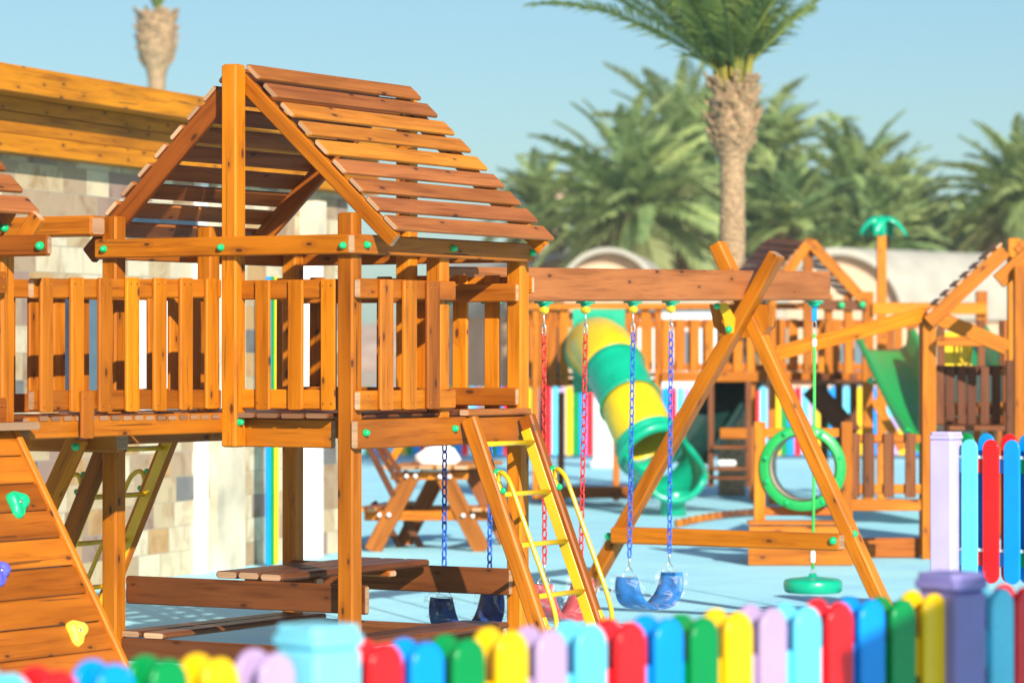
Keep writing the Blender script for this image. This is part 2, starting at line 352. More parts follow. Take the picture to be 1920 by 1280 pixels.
    def prism(s, pts, d):
        """flat outline pts (3d) extruded by vector d"""
        n = len(pts); base = len(s.v); d = Vector(d); col = (rnd.random(), 0, rnd.random(), 1); o = Vector(pts[0])
        s.v += [Vector(p) for p in pts] + [Vector(p)+d for p in pts]
        e1 = (Vector(pts[1])-o).normalized(); nrm = d.normalized(); e2 = nrm.cross(e1)
        U2 = [((Vector(p)-o).dot(e1), (Vector(p)-o).dot(e2)) for p in pts]
        s.face(tuple(range(base, base+n)), U2, col); s.face(tuple(reversed(range(base+n, base+2*n))), list(reversed(U2)), col)
        for i in range(n):
            j = (i+1) % n; s.face((base+i, base+n+i, base+n+j, base+j), [U2[i], (U2[i][0], U2[i][1]+.1), (U2[j][0], U2[j][1]+.1), U2[j]], col)
        return s
    def quad(s, a, b, c, d, col=None, w=1, h=1):
        base = len(s.v); s.v += [Vector(a), Vector(b), Vector(c), Vector(d)]
        s.face((base, base+1, base+2, base+3), [(0, 0), (w, 0), (w, h), (0, h)], col or (rnd.random(), 0, rnd.random(), 1)); return s
    def grid(s, rows, thick=None, sm=True):
        """rows of points skinned into a sheet; thick: vector offset for a closed shell"""
        m, n = len(rows), len(rows[0]); col = (rnd.random(), 0, rnd.random(), 1)
        base = len(s.v)
        for r in rows: s.v += [Vector(p) for p in r]
        for i in range(m-1):
            for j in range(n-1):
                a = base+i*n+j
                s.face((a, a+1, a+n+1, a+n), [(i*.1, j*.1), (i*.1, j*.1+.1), (i*.1+.1, j*.1+.1), (i*.1+.1, j*.1)], col, sm)
        return s
    def build(s, name, mat, parent=None, origin=None, solid=None):
        """link as ONE mesh object; its origin is the parent's (or the given) base point"""
        if parent is not None: org = Vector(parent['wo'])
        elif origin is not None: org = Vector(origin)
        else:
            n = len(s.v); org = Vector((sum(v.x for v in s.v)/n, sum(v.y for v in s.v)/n, min(v.z for v in s.v)))
        me = bpy.data.meshes.new(name); me.from_pydata([tuple(v-org) for v in s.v], [], s.f)
        ul = me.uv_layers.new(name='uv'); ul.data.foreach_set('uv', [x for p in s.uv for x in p])
        ca = me.color_attributes.new('tint', 'FLOAT_COLOR', 'CORNER'); ca.data.foreach_set('color', [x for p in s.c for x in p])
        me.polygons.foreach_set('use_smooth', s.sm); me.polygons.foreach_set('material_index', s.mi)
        for mm in (mat if isinstance(mat, (list, tuple)) else [mat]): me.materials.append(M[mm] if isinstance(mm, str) else mm)
        me.update()
        o = bpy.data.objects.new(name, me); COL.objects.link(o)
        if parent is not None: o.parent = parent
        else: o.location = org
        WO[o.name] = org; o['wo'] = tuple(org)
        if solid:
            md = o.modifiers.new('solid', 'SOLIDIFY'); md.thickness = solid; md.offset = 0
        return o
WO = {}
def thing(name, label, cat, base, group=None):
    o = bpy.data.objects.new(name, None); COL.objects.link(o); o.empty_display_size = 0.2
    o.location = base; o['wo'] = tuple(Vector(base)); return tag(o, label, cat, group)
def tag(o, label=None, cat=None, group=None, kind=None):
    if label: o['label'] = label
    if cat: o['category'] = cat
    if group: o['group'] = group
    if kind: o['kind'] = kind
    return o
def kids(o): return [c for c in bpy.data.objects if c.parent == o]
def copy_tree(o, parent=None):
    c = o.copy(); COL.objects.link(c)
    if parent is not None: c.parent = parent
    for k in kids(o): copy_tree(k, c)
    return c
def bolt(p, nrm, parent, r=0.0175, mat='green_cap'):
    """a domed cap with its collar"""
    p = Vector(p); n = Vector(nrm).normalized()
    m = MB(); m.lathe(p, n, [(r*1.05, -0.002), (r*1.08, 0.004), (r*0.98, 0.010), (r*0.95, 0.012), (r*0.8, 0.020), (r*0.5, 0.0265), (r*0.02, 0.029)], 14)
    return m.build('bolt_cap', mat, parent)
def screws(m, p, nrm, r=0.0045):
    m.lathe(p, nrm, [(r, -0.001), (r, 0.0018), (r*0.1, 0.0026)], 8)

# ================================================================== SETTING
m = MB()
gx0, gx1, gy0, gy1 = -60, 60, 3, 62
m.quad((gx0, gy0, 0), (gx1, gy0, 0), (gx1, gy1, 0), (gx0, gy1, 0))
tag(m.build('play_surface', 'floor', origin=(0, 20, 0)), kind='structure')
m = MB(); m.quad((-900, -60, -0.03), (900, -60, -0.03), (900, 1500, -0.03), (-900, 1500, -0.03))
tag(m.build('ground', 'sand', origin=(0, 60, -0.03)), kind='structure')

# ================================================================== MAIN PLAY TOWER
PW = 0.09; BT = 0.038
uL = U(190); vB = V(985)+0.045; uC = (U(413)+U(442))/2; zR = Z(120, uC, 0)
z_hd0, z_hd1 = 2.184, 2.279; z_bm0, z_bm1 = 1.243, 1.384; z_dk = 1.412
def add_posts(root, um, spec):
    for (u0, v0, z0, z1) in spec:
        m = MB(); m.tb(u0, u0+PW, v0, v0+PW, z0, z1, 'z', c=0.009, tint=rnd.uniform(0, .35)); m.build('post', 'wood', root)
tower = thing('play_tower', 'tallest timber play tower with slatted gable roof and yellow ladder, in the front', 'play tower', T(0.75, 0.8, 0), 'timber play towers')
add_posts(tower, 0, [(0, 0, 0, Z(397, 0, 0)), (uL-PW, 0, 0, Z(405, uL, 0)), (uC-PW/2, 0, z_bm0-.002, zR),
                     (0, vB-PW, 0, z_hd0+.02), (uL-PW, vB-PW, 0, z_hd1), (0, V(826), z_bm0+.01, z_hd0+.06),
                     (uL-PW, 0.81, z_bm0+.01, Z(425, uL-.05, .8)), (uC-PW/2, vB-PW, z_bm0, zR-.02)])
# header beams
m = MB(); m.tb(0, uL+.014, -BT, -.001, z_hd0, z_hd1, 'u', tint=.12); m.build('header_beam', 'wood', tower)
m = MB(); m.tb(-BT, 0, -BT, V(1003, -BT), z_hd0, z_hd1, 'v', tint=.5); m.build('header_beam', 'wood', tower)
m = MB(); m.tb(.012, uL-.01, vB+.001, vB+BT, z_hd0, z_hd1, 'u', tint=.6); m.build('header_beam', 'wood', tower)
m = MB(); m.tb(uL+.001, uL+BT, 0, vB+.1, z_hd0-.003, z_hd1-.003, 'v', tint=.6); m.build('header_beam', 'wood', tower)
# rafters
def raft(v, uta, zta, ubt, zbt, name='rafter', h=.078, tint=.25):
    m = MB(); d = (T(ubt, v, zbt)-T(uta, v, zta)).normalized(); n = d.cross(VD); n = n if n.z > 0 else -n
    m.bar(T(uta, v, zta)-n*(h/2), T(ubt, v, zbt)-n*(h/2), BT, h, up=n, tint=tint); return m.build(name, 'wood', tower)
vr = 0.112
ra = (U(461, vr), Z(137, U(461, vr), vr)); rb = (U(749, vr), Z(440, U(749, vr), vr))
la = (U(411, vr), Z(165, U(411, vr), vr)); lb = (U(205, vr), Z(404, U(205, vr), vr))
for v, v2 in ((vr, vr), (vB-.14, vB-.22)):
    raft(v, ra[0], ra[1], rb[0], rb[1]); raft(v2, la[0], la[1]+.0, lb[0]+.06+(.10 if v2 == vr else 0), lb[1]-.058-(.11 if v2 == vr else 0), h=.098, tint=.85)
# roof planks : right slope and left slope
vf = 0.092
nR = (T(rb[0], 0, rb[1])-T(ra[0], 0, ra[1])).cross(VD).normalized(); nR = nR if nR.z > 0 else -nR
m = MB()
tints = [.80, .95, .35, .12, .2, .95, .9, 1.0, .85]
for i in range(9):
    px, py = 471+32.3*i, 138+35.3*i
    u = U(px, vf); z = Z(py, u, vf)
    ve = V(776+31.2*i, u)
    c0, c1 = T(u, vf, z)+nR*.010, T(u, ve, z-.006)+nR*.010
    m.bar(c0, c1, .104, .024, up=nR, tint=tints[i], c=.007, end=.9)
m.build('roof_slope', 'roofwood', tower)
nL = Vector((-nR.dot(UD)*0, 0, 0)); dl = (T(lb[0], 0, lb[1])-T(la[0], 0, la[1])); nL = dl.cross(VD).normalized(); nL = nL if nL.z > 0 else -nL
m = MB()
for i in range(9):
    px, py = 424-30.6*i, 143+35.7*i
    u = U(px, vf); z = Z(py, u, vf)
    m.bar(T(u, vf, z)+nL*.008, T(u, vB-.20, z)+nL*.008, .104, .024, up=nL, tint=.9, c=.007, end=1)
m.build('roof_slope', 'roofwood', tower)
m = MB(); m.tb(uC-.019, uC+.019, .1, vB, zR-.16, zR-.07, 'v', tint=.8); m.build('ridge_board', 'wood', tower)
# deck frame
m = MB(); m.tb(U(621, .09), U(455, .09), .091, .129, z_bm0, z_bm1, 'u', tint=.15); m.build('deck_beam', 'wood', tower)
m = MB(); m.tb(-BT, -.001, -.012, V(1003, -BT), z_bm0, z_bm1, 'v', tint=.72); m.build('deck_beam', 'wood', tower)
m = MB(); m.tb(.05, uL-.02, vB-.05, vB-.012, z_bm0, z_bm1, 'u', tint=.8); m.build('deck_beam', 'wood', tower)
m = MB(); m.tb(uL-BT-.04, uL-.04, .1, vB-.1, z_bm0, z_bm1, 'v', tint=.8); m.build('deck_beam', 'wood', tower)
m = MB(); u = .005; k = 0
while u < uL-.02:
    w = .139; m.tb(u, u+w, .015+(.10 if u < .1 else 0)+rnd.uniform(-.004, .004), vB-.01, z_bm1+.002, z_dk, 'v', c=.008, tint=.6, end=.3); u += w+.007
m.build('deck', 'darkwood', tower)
m = MB(); m.tb(-.062, -.001, V(860), V(978), z_bm1+.002, z_dk+.008, 'v', c=.006, tint=.9); m.build('step_board', 'roofwood', tower)
# railings
def railing_u(name, u0, u1, v, slats, z0=1.432, z1=2.065, front=True, root=tower, mat='wood', sw=.087):
    """rails along u at v; slats on the -v side when front"""
    m = MB(); s = -1 if front else 1
    m.tb(u0, u1, v, v+s*.034, z1-.096, z1, 'u', tint=.45); m.tb(u0, u1, v, v+s*.034, z0, z0+.096, 'u', tint=.3)
    for us in slats: m.tb(us-sw/2, us+sw/2, v+s*.035, v+s*.057, z0-.004, z1-.002, 'z', tint=.1)
    for us in slats:
        for zz in (z0+.03, z1-.03):
            for du in (-.024, .024): screws(m, T(us+du, v+s*.0575, zz), VD*s)
    return m.build(name, mat, root)
vs = .075
railing_u('railing', U(627, .04), U(450, .04), .085, [U(491, .03), U(553, .03), U(614, .03)])
v0r, v1r = .012, V(853, -.03)
m = MB()
m.tb(-.037, -.001, v0r, v1r, 1.971, 2.067, 'v', tint=.75); m.tb(-.037, -.001, v0r, v1r, 1.428, 1.524, 'v', tint=.4)
for (a, b, t) in ((712.6, 739, .6), (757, 783, .3), (801, 826, .6)):
    va = V(a, -.06)+.01; m.tb(-.060, -.038, va, V(b, -.06), 1.428, 2.063, 'z', tint=t)
    for zz in (1.46, 2.03):
        for dv in (.025, .07): screws(m, T(-.0605, va+dv, zz), -UD)
for zz in (1.45, 1.50, 1.99, 2.045):
    screws(m, T(-.0375, v0r+.07, zz), -UD); screws(m, T(-.0375, v1r-.03, zz), -UD)
m.build('railing', 'wood', tower)
vbk = vB-PW-.036
m = MB()
for (a, b) in ((1.975, 2.071), (1.43, 1.525)): m.tb(.012, uL-.02, vbk, vbk+.034, a, b, 'u', tint=.5)
for px in (530, 592, 655, 718, 790, 861, 921): m.tb(U(px, vB)-.046, U(px, vB)+.046, vB+.001, vB+.024, 1.40, 2.12, 'z', tint=.1)
m.tb(.0, uL, vB+.025, vB+.05, 2.02, 2.11, 'u', tint=.3)
m.build('railing', 'wood', tower)
m = MB()
for (a, b) in ((1.975, 2.071), (1.43, 1.525)): m.tb(uL-.09-.036, uL-.092, .1, .72, a, b, 'v', tint=.5)
for va in (.2, .38, .56): m.tb(uL-.09-.06, uL-.09-.038, va, va+.09, 1.43, 2.07, 'z', tint=.2)
m.build('railing', 'wood', tower)
# lower rails, table and benches
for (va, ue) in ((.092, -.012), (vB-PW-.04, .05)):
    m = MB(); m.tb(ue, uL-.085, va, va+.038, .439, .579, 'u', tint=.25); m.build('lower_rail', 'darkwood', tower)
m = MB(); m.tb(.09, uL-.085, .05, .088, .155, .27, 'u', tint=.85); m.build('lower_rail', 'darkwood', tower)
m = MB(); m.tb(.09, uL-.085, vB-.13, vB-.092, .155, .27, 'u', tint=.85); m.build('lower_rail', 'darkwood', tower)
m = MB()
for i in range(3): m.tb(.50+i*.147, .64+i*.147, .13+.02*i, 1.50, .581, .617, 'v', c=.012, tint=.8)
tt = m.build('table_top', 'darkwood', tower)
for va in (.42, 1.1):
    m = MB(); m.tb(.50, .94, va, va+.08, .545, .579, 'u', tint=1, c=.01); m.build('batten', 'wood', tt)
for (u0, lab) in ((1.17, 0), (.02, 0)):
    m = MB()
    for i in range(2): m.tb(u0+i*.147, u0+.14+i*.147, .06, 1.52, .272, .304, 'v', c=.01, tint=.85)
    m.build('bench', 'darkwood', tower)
# bolts
for px, py in ((195.5, 467), (415, 464), (644, 460)): u = U(px, -BT); bolt(T(u, -BT-.001, Z(py, u, -BT)), -VD, tower)
for px, py in ((686, 459), (848, 466), (996, 474)): v = V(px, -BT); bolt(T(-BT-.001, v, Z(py, -BT, v)), -UD, tower)
for px, py in ((684, 811), (851, 803)): v = V(px, -BT); bolt(T(-BT-.001, v, Z(py, -BT, v)), -UD, tower)
v = V(448, uC-PW/2); bolt(T(uC-PW/2-.001, v, Z(791, uC, v)), -UD, tower)

# ladder on the right side of the tower
def ladder(root, fn, mats=('wood', 'yellow_paint'), hand=True):
    """fn(s, v, n): s along the slope from the top (m), v across, n off the slope"""
    ld = None
    (v0, v1, L) = fn.dim
    for i, v in enumerate((v0, v1)):
        m = MB(); p0, p1 = fn(0, v, 0), fn(L, v, 0); nrm = (fn(0, v, .1)-fn(0, v, 0)).normalized()
        m.bar(p0, p1, .056, .085, up=nrm, tint=.25+.2*i, c=.009)
        if ld is None: ld = m.build('ladder', mats[0], root)
        else: m.build('ladder_rail', mats[0], ld)
    for i, v in enumerate((v0+.032, v1-.032)):
        m = MB(); nrm = (fn(0, v, .1)-fn(0, v, 0)).normalized(); m.bar(fn(.07, v, -.012), fn(L-.02, v, -.012), .006, .058, up=nrm, c=.002)
        m.build('side_plate', mats[1], ld)
    for k in range(6):
        s = .145+k*.272
        if s > L-.1: break
        m = MB(); m.tube([fn(s, v0+.02, .005), fn(s, v1-.02, .005)], .0135, 10); m.build('rung', mats[1], ld)
    if hand:
        for v in (v0, v1):
            m = MB(); s0, s1 = .36, 1.13
            a, b = (s0, .05), (s1, .05)
            pts = [fn(s0, v-.005, .046), fn(s0-.03, v-.012, .068), fn(s0-.035, v-.02, .088), fn(s0-.01, v-.028, .110), fn(s0+.05, v-.03, .124), fn(s0+.3, v-.03, .128), fn(s1-.16, v-.03, .134),
                   fn(s1-.03, v-.03, .128), fn(s1+.025, v-.025, .105), fn(s1+.03, v-.015, .075), fn(s1, v-.005, .046)]
            # round it
            q = []
            for i in range(len(pts)-1):
                p_1 = pts[max(i-1, 0)]; p0_ = pts[i]; p1_ = pts[i+1]; p2_ = pts[min(i+2, len(pts)-1)]
                for t in (0, .33, .66): q.append(0.5*((2*p0_)+(-p_1+p1_)*t+(2*p_1-5*p0_+4*p1_-p2_)*t*t+(-p_1+3*p0_-3*p1_+p2_)*t**3))
            q.append(pts[-1]); m.tube(q, .0125, 10)
            nrm = (fn(0, v, .1)-fn(0, v, 0)).normalized()
            for s in (s0, s1): m.bar(fn(s-.05, v, .047), fn(s+.05, v, .047), .036, .005, up=nrm, c=.002)
            m.build('handrail', mats[1], ld)
            for s in (s0-.05, s0+.05, s1+.035): bolt(fn(s, v, .045), nrm, ld, .017)
    return ld
def ladder_fn(top, slope_dir, nrm, v0, v1, L):
    top = Vector(top)
    def fn(s, v, n): return top + slope_dir*s + VD*v + nrm*n
    fn.dim = (v0, v1, L); return fn
va = V(872, -.06); vb = V(979, -.06)
sl = Vector(-UD*.365 - ZD*.93).normalized(); nl = Vector(-UD*.93 + ZD*.365).normalized()
ladder(tower, ladder_fn(T(-.085, 0, 1.378)-Vector((0, 0, 0)), sl, nl, va, vb, 1.46))
# ladder leaning out on the far left side, in the tower's shade
sl2 = Vector(UD*.44 - ZD*.90).normalized(); nl2 = Vector(UD*.90 + ZD*.44).normalized()
ladder(tower, ladder_fn(T(uL-.0, 0, 1.34), sl2, nl2, V(212, uL), V(330, uL), 1.5))

# ================================================================== BRIDGE
ub = U(411, -.03)
bridge = thing('wooden_bridge', 'raised timber bridge with slatted railings running into the front left of the largest tower', 'bridge', T(ub+.3, -.7, 0))
def bz(v, z0, z1): return z0 + (z1-z0)*(-v/1.4)
m = MB()
sl_px = [(72, 101, 521, 773), (129, 159, 520, 772), (181, 212, 521, 772), (233, 263, 520, 771), (285, 314, 521, 770), (334, 363, 521, 768), (383, 411, 522, 766)]
tin = [.45, .05, .3, .0, .1, .4, .2]
for i, (a, b, yt, yb) in enumerate(sl_px):
    v1_, v0_ = V(b, ub-.022), V(a, ub-.022); vm = (v0_+v1_)/2; w = min(.105, (v1_-v0_)*.80)
    m.tb(ub-.022, ub, v1_-w, v1_, Z(yb, ub, vm), Z(yt, ub, vm), 'z', tint=tin[i])
    for zz in (Z(yb-10, ub, vm), Z(yt+12, ub, vm)):
        for dv in (-.025, .025): screws(m, T(ub-.0225, v1_-w/2+dv, zz), -UD)
va_, vb_ = -1.47, -.01
m.bar(T(ub+.018, va_, Z(541, ub, va_)), T(ub+.018, vb_, Z(541, ub, vb_)), .034, .092, tint=.55)
m.bar(T(ub+.018, va_, Z(751, ub, va_)), T(ub+.018, vb_, Z(748, ub, vb_)), .034, .094, tint=.5)
m.build('railing', 'wood', bridge)
m = MB()
for i in range(8):
    v = -.10-i*.19; m.tb(ub+.60, ub+.622, v-.088, v, 1.42, 2.06, 'z', tint=.2)
m.tb(ub+.565, ub+.599, -1.47, 0, 1.97, 2.06, 'v'); m.tb(ub+.565, ub+.599, -1.47, 0, 1.42, 1.51, 'v')
m.build('railing', 'wood', bridge)
for uu in (ub+.002, ub+.56):
    m = MB(); m.bar(T(uu+.02, -1.5, Z(803, ub, -1.5)), T(uu+.02, .01, Z(792, ub, 0)), .038, .10, tint=.3); m.build('side_beam', 'wood', bridge)
m = MB(); v = -1.44
while v < -.03:
    zc = Z(781.5+(v/-1.4)*3, ub, v); m.tb(ub+.0, ub+.6, v, v+.083, zc-.014, zc+.013, 'u', c=.01, tint=.3, end=.5); v += .0895
m.build('deck', 'darkwood', bridge)
m = MB(); va1, va2 = V(153, ub-.05), V(180, ub-.05); m.tb(ub-.044, ub-.023, va1+.015, va2, Z(822, ub, va1), Z(733, ub, va1), 'z', tint=.5)
for dv in (.03, .08):
    for zz in (Z(747, ub, va1), Z(812, ub, va1)): screws(m, T(ub-.0445, va1+dv, zz), -UD)
m.build('bracket_board', 'wood', bridge)

# ================================================================== LEFT TOWER (cut by the picture's left edge)
vt = -1.52
ue = U(28, vt); lt = thing('play_tower', 'timber play tower at the left edge, joined to the bridge and climbing wall', 'play tower', T(ue+.7, vt-.8, 0), 'timber play towers')
add_posts(lt, 0, [(ue, vt-PW, 0, Z(446, ue, vt)), (ue+1.4, vt-PW, 0, 2.2), (ue, vt-1.6, 0, 2.2), (ue+1.4, vt-1.6, 0, 2.2)])
uh = U(88, vt-.13)
m = MB(); m.tb(uh, ue+1.5, vt-.13, vt-.092, Z(481, uh, vt), Z(441, uh, vt), 'u', tint=.75, c=.01); m.build('header_beam', 'wood', lt)
m = MB(); m.tb(ue-.001-BT, ue-.001, vt-1.7, vt-.14, Z(441, uh, vt), Z(441, uh, vt)+.095, 'v', tint=.8); m.build('header_beam', 'wood', lt)
u = U(76, vt-.13); bolt(T(u, vt-.131, Z(461, u, vt-.13)), -VD, lt, .0195)
u = U(10, vt-.13); bolt(T(u, vt-.131, Z(429, u, vt)), -VD, lt, .0195)
m = MB()
for i, (px, py, ln) in enumerate(((60, 386, 0), (30, 345, 0), (-2, 305, 0), (-34, 265, 0), (-66, 225, 0))):
    vv = vt-.02; u = U(px, vv); z = Z(py, u, vv)
    m.bar(T(u, vv, z), T(u, vv-1.8, z), .112, .026, up=nR, tint=.95, c=.007)
m.build('roof_slope', 'roofwood', lt)
m = MB()
for (a, b) in (((72, 412), (40, 455)), ((18, 400), (-12, 440))):
    vv = vt-.06; p = T(U(a[0], vv), vv, Z(a[1], U(a[0], vv), vv)); q = T(U(b[0], vv), vv, Z(b[1], U(b[0], vv), vv))
    m.bar(p+Vector((0, 0, .02)), p+(q-p)*1.0, BT, .075, up=VD.cross(q-p), tint=.4)
m.build('rafter', 'wood', lt)
for (y0, y1) in ((510, 552), (745, 792)):
    m = MB(); uu = ue; m.tb(uu-.04, uu-.001, vt-.9, vt-.105, Z(y1, uu, vt), Z(y0, uu, vt), 'v', tint=.7)
    for dz in (.03, .075): screws(m, T(uu-.041, vt-.13, Z(y1, uu, vt)+dz), -UD)
    m.build('rail', 'wood', lt)
m = MB(); m.tb(ue-.17, ue+1.4, vt-1.6, vt-.02, 1.36, 1.395, 'u', tint=.9, c=.01); m.build('deck', 'roofwood', lt)

# swing beam stubs that pass in front of the main tower's left post
def stub(name, px0, px1, yt, yb, vf_, vbk_, lab, tint=.25):
    u1, u0 = U(px0, vf_), U(px1, vf_); d = Z(yt, u0, vf_), Z(yb, u0, vf_)
    return u0, u1, d[0], d[1]
sfr = thing('swing_set', 'timber swing legs and beam ends between the climbing wall and the bridge', 'swing set', T(uL+.2, -.2, 0))
u0_, u1_ = U(170, -.125), U(60, -.125)
m = MB(); m.tb(u0_, u1_+.4, -.125, -.003, Z(442, u0_, -.12), Z(403.5, u0_, -.12), 'u', tint=.3, c=.012); m.build('top_beam', 'wood', sfr)
u0_ = U(215, -.17)
m = MB(); m.tb(u0_, u0_+1.0, -.17, -.05, Z(849, u0_, -.17), Z(808, u0_, -.17), 'u', tint=.2, c=.014); m.build('cross_beam', 'wood', sfr)
m = MB(); q0 = T(U(150, -.21), -.215, Z(818, uL, -.21)); q1 = T(U(42, -.21), -.215, Z(1060, uL, -.21)); dd = (q1-q0); q2 = q0+dd*(q0.z/(-dd.z))
m.bar(q0, q2, .088, .088, up=VD, tint=.3, c=.01); m.build('leg', 'wood', sfr)
bolt(T(U(143, -.262), -.262, Z(837, uL, -.262)), -VD, sfr, .0195)

# ================================================================== CLIMBING WALL (leans out from the left tower)
cw = thing('climbing_wall', 'leaning timber climbing wall with green, violet and yellow hand holds in the bottom left corner', 'climbing wall', T(ue-.5, vt-.5, 0))
vw = vt-.10
w0 = T(U(18, vw), vw, Z(808, U(18, vw), vw)); w1 = T(U(222, vw), vw, Z(1240, U(222, vw), vw))
sd_w = (w1-w0).normalized(); nw = sd_w.cross(VD).normalized(); nw = nw if nw.z > 0 else -nw
Lw = w0.z/(-sd_w.z)
m = MB(); m.bar(w0, w0+sd_w*Lw, .038, .088, up=nw, tint=.35, c=.008); m.build('stile', 'wood', cw)
m = MB(); m.bar(w0-VD*1.2, w0-VD*1.2+sd_w*Lw, .038, .088, up=nw, tint=.35); m.build('stile', 'wood', cw)
m = MB(); s = -.0
while s < Lw-.1:
    m.bar(w0+sd_w*(s+.068)-VD*.021+nw*.012, w0+sd_w*(s+.068)-VD*1.18+nw*.012, .136, .03, up=nw, tint=.65, c=.006); s += .1415
m.build('wall_boards', 'wood', cw)
def hold(px, py, mat, r):
    t = (px-CX)/F
    # meet the view ray with the wall plane
    d = Vector((t, 1, -(py-HZ)/F)); o = Vector((0, 0, CAMH)); p0 = w0+nw*.027
    k = (p0-o).dot(nw)/d.dot(nw); p = o+d*k
    m = MB(); x = VD; y = nw.cross(VD)
    hr = random.Random(px)
    rows = []
    N = 20
    for i in range(9):
        a = math.pi/2*i/8; row = []
        for j in range(N+1):
            b = 2*math.pi*(j % N)/N
            lob = 1+.20*math.sin(3*b+1.2)+.10*math.sin(2*b)
            rr = r*lob*math.cos(a)**.55
            hh = .75*r*math.sin(a)*(1+.35*math.sin(b+.6)*math.cos(a)) - (.30*r*math.exp(-((rr*math.cos(b))/(r*.35))**2) if i > 3 else 0)
            row.append(p+x*rr*math.cos(b)+y*rr*math.sin(b)+nw*hh)
        rows.append(row)
    m.grid(rows)
    h = m.build('hand_hold', mat, cw)
    m = MB(); m.lathe(p+nw*(.48*r), nw, [(r*.16, 0), (r*.16, .006), (r*.08, .007)], 10); m.build('hold_bolt', 'steel', h)
    return h
hold(31, 946, 'hold_green', .060).__setitem__('label', 'green hand hold near the top of the climbing wall')
hold(142, 1186, 'hold_yellow', .056).__setitem__('label', 'yellow hand hold low on the climbing wall')
hold(-4, 1074, 'hold_blue', .056).__setitem__('label', 'violet hand hold at the picture edge')

# ================================================================== SWING BEAM AND A-FRAME
UB = .60
fr = thing('swing_set', 'long timber swing beam running from the largest tower to splayed crossed legs', 'swing set', T(UB, 5.4, 0))
vb0, vb1 = vB+.06, V(1547, UB)
def bmz(v): return 2.185-.0935 + (v-2.72)/(6.58-2.72)*.060
m = MB(); m.bar(T(UB, vb0, bmz(vb0)), T(UB, vb1, bmz(vb1)), .085, .19, tint=1.0, c=.01); m.build('top_beam', 'roofwood', fr)
for px in (800,): v = vb0+.1
bolt(T(UB-.1, vB-.12, 2.13), -UD, fr, .02)
vf_ = V(1395, UB-.02)
def fp(px, py, v): u = U(px, v); return T(u, v, Z(py, u, v))
a, b = fp(1453, 484, vf_), fp(1115, 1083, vf_); d = b-a; b2 = a+d*(a.z/(-d.z))
m = MB(); m.bar(a-d.normalized()*.03, b2, .088, .105, up=VD, tint=.12, c=.01); leg1 = m.build('leg', 'wood', fr)
vf2 = vf_+.10
a, b = fp(1347, 462, vf2), fp(1640, 1100, vf2); d = b-a; b2 = a+d*(a.z/(-d.z))
m = MB(); m.bar(a-d.normalized()*.02, b2, .088, .105, up=VD, tint=.08, c=.01); m.build('leg', 'wood', fr)
vf3 = vf_-.09
a, b = fp(1150, 1005, vf3), fp(1578, 1016, vf3)
m = MB(); m.bar(Vector((a.x, a.y, b.z)), b, .09, .105, tint=.1, c=.01); m.build('cross_brace', 'wood', fr)
bolt(fp(1562, 1013, vf3-.047), -VD, fr, .024)
bolt(fp(1141, 1005, vf_-.056), -VD, fr, .024); bolt(fp(1600, 1000, vf3-.01), Vector((1, 0, 0)), fr, .022)
m = MB()
pts = [fp(x, y, vf_+.05) for x, y in ((1330, 570), (1338, 612), (1360, 633), (1425, 633), (1442, 612), (1442, 571))]
m.prism(pts, VD*.09); m.build('gusset_block', 'wood', fr)
pts = [fp(x, y, vf_-.058) for x, y in ((1345, 570), (1362, 568), (1378, 596), (1376, 624), (1361, 627), (1358, 600))]
m = MB(); m.prism(pts, VD*.006); m.build('angle_plate', 'yellow_paint', fr)
bolt(fp(1367, 617, vf_-.06), -VD, fr, .022); bolt(fp(1345, 574, vf_-.06), -VD, fr, .02)

# --- swings: each hangs from the beam and is a thing of its own
def chain(m, a, b, rl=.036, rr=.0050):
    a, b = Vector(a), Vector(b); d = b-a; L = d.length; d.normalize(); n = int(L/(rl*1.32)); st = L/n
    x0 = d.cross(Vector((0.3, 1, 0))).normalized(); y0 = d.cross(x0)
    for i in range(n):
        c = a+d*st*(i+.5); ang = .45 if i % 2 else .45+math.pi/2
        s = x0*math.cos(ang)+y0*math.sin(ang)
        hw = rl*.40; hl = rl*.80
        ring = []
        for k in range(10):
            t = 2*math.pi*k/10; ring.append(c + s*(math.cos(t)*hw) + d*((abs(math.sin(t))**.75)*(1 if math.sin(t) >= 0 else -1)*hl))
        m.tube(ring, rr, 5, closed=True)
def oval(m, c, d, s, hw, hl, r):
    m.tube([c+s*math.cos(t)*hw+d*math.sin(t)*hl for t in [2*math.pi*k/14 for k in range(14)]], r, 6, closed=True)
def hanger(root, v):
    zb = bmz(v)-.096; p = T(UB, v, zb)
    m = MB(); m.bar(p+Vector((0, 0, -.006))-VD*.055, p+Vector((0, 0, -.006))+VD*.055, .07, .012, c=.003)
    m.lathe(p+Vector((0, 0, -.012)), -ZD, [(.034, 0), (.03, .014), (.02, .02)], 14)
    h = m.build('hanger', 'green_plastic', root)
    m = MB(); m.lathe(p+Vector((0, 0, -.045))-UD*-.022, -UD, [(.020, 0), (.026, .006), (.026, .036), (.020, .044)], 14)
    m.bar(p+Vector((0, 0, -.02)), p+Vector((0, 0, -.065)), .03, .03); m.build('bearing', 'yellow_paint', h)
    m = MB(); q = p+Vector((0, 0, -.105)); oval(m, q, ZD, (UD*.5+VD*.8).normalized(), .014, .038, .0045); oval(m, q+Vector((0, 0, -.055)), ZD, (UD*.9-VD*.3).normalized(), .011, .03, .004)
    m.build('shackle', 'steel', h)
    return p+Vector((0, 0, -.188))
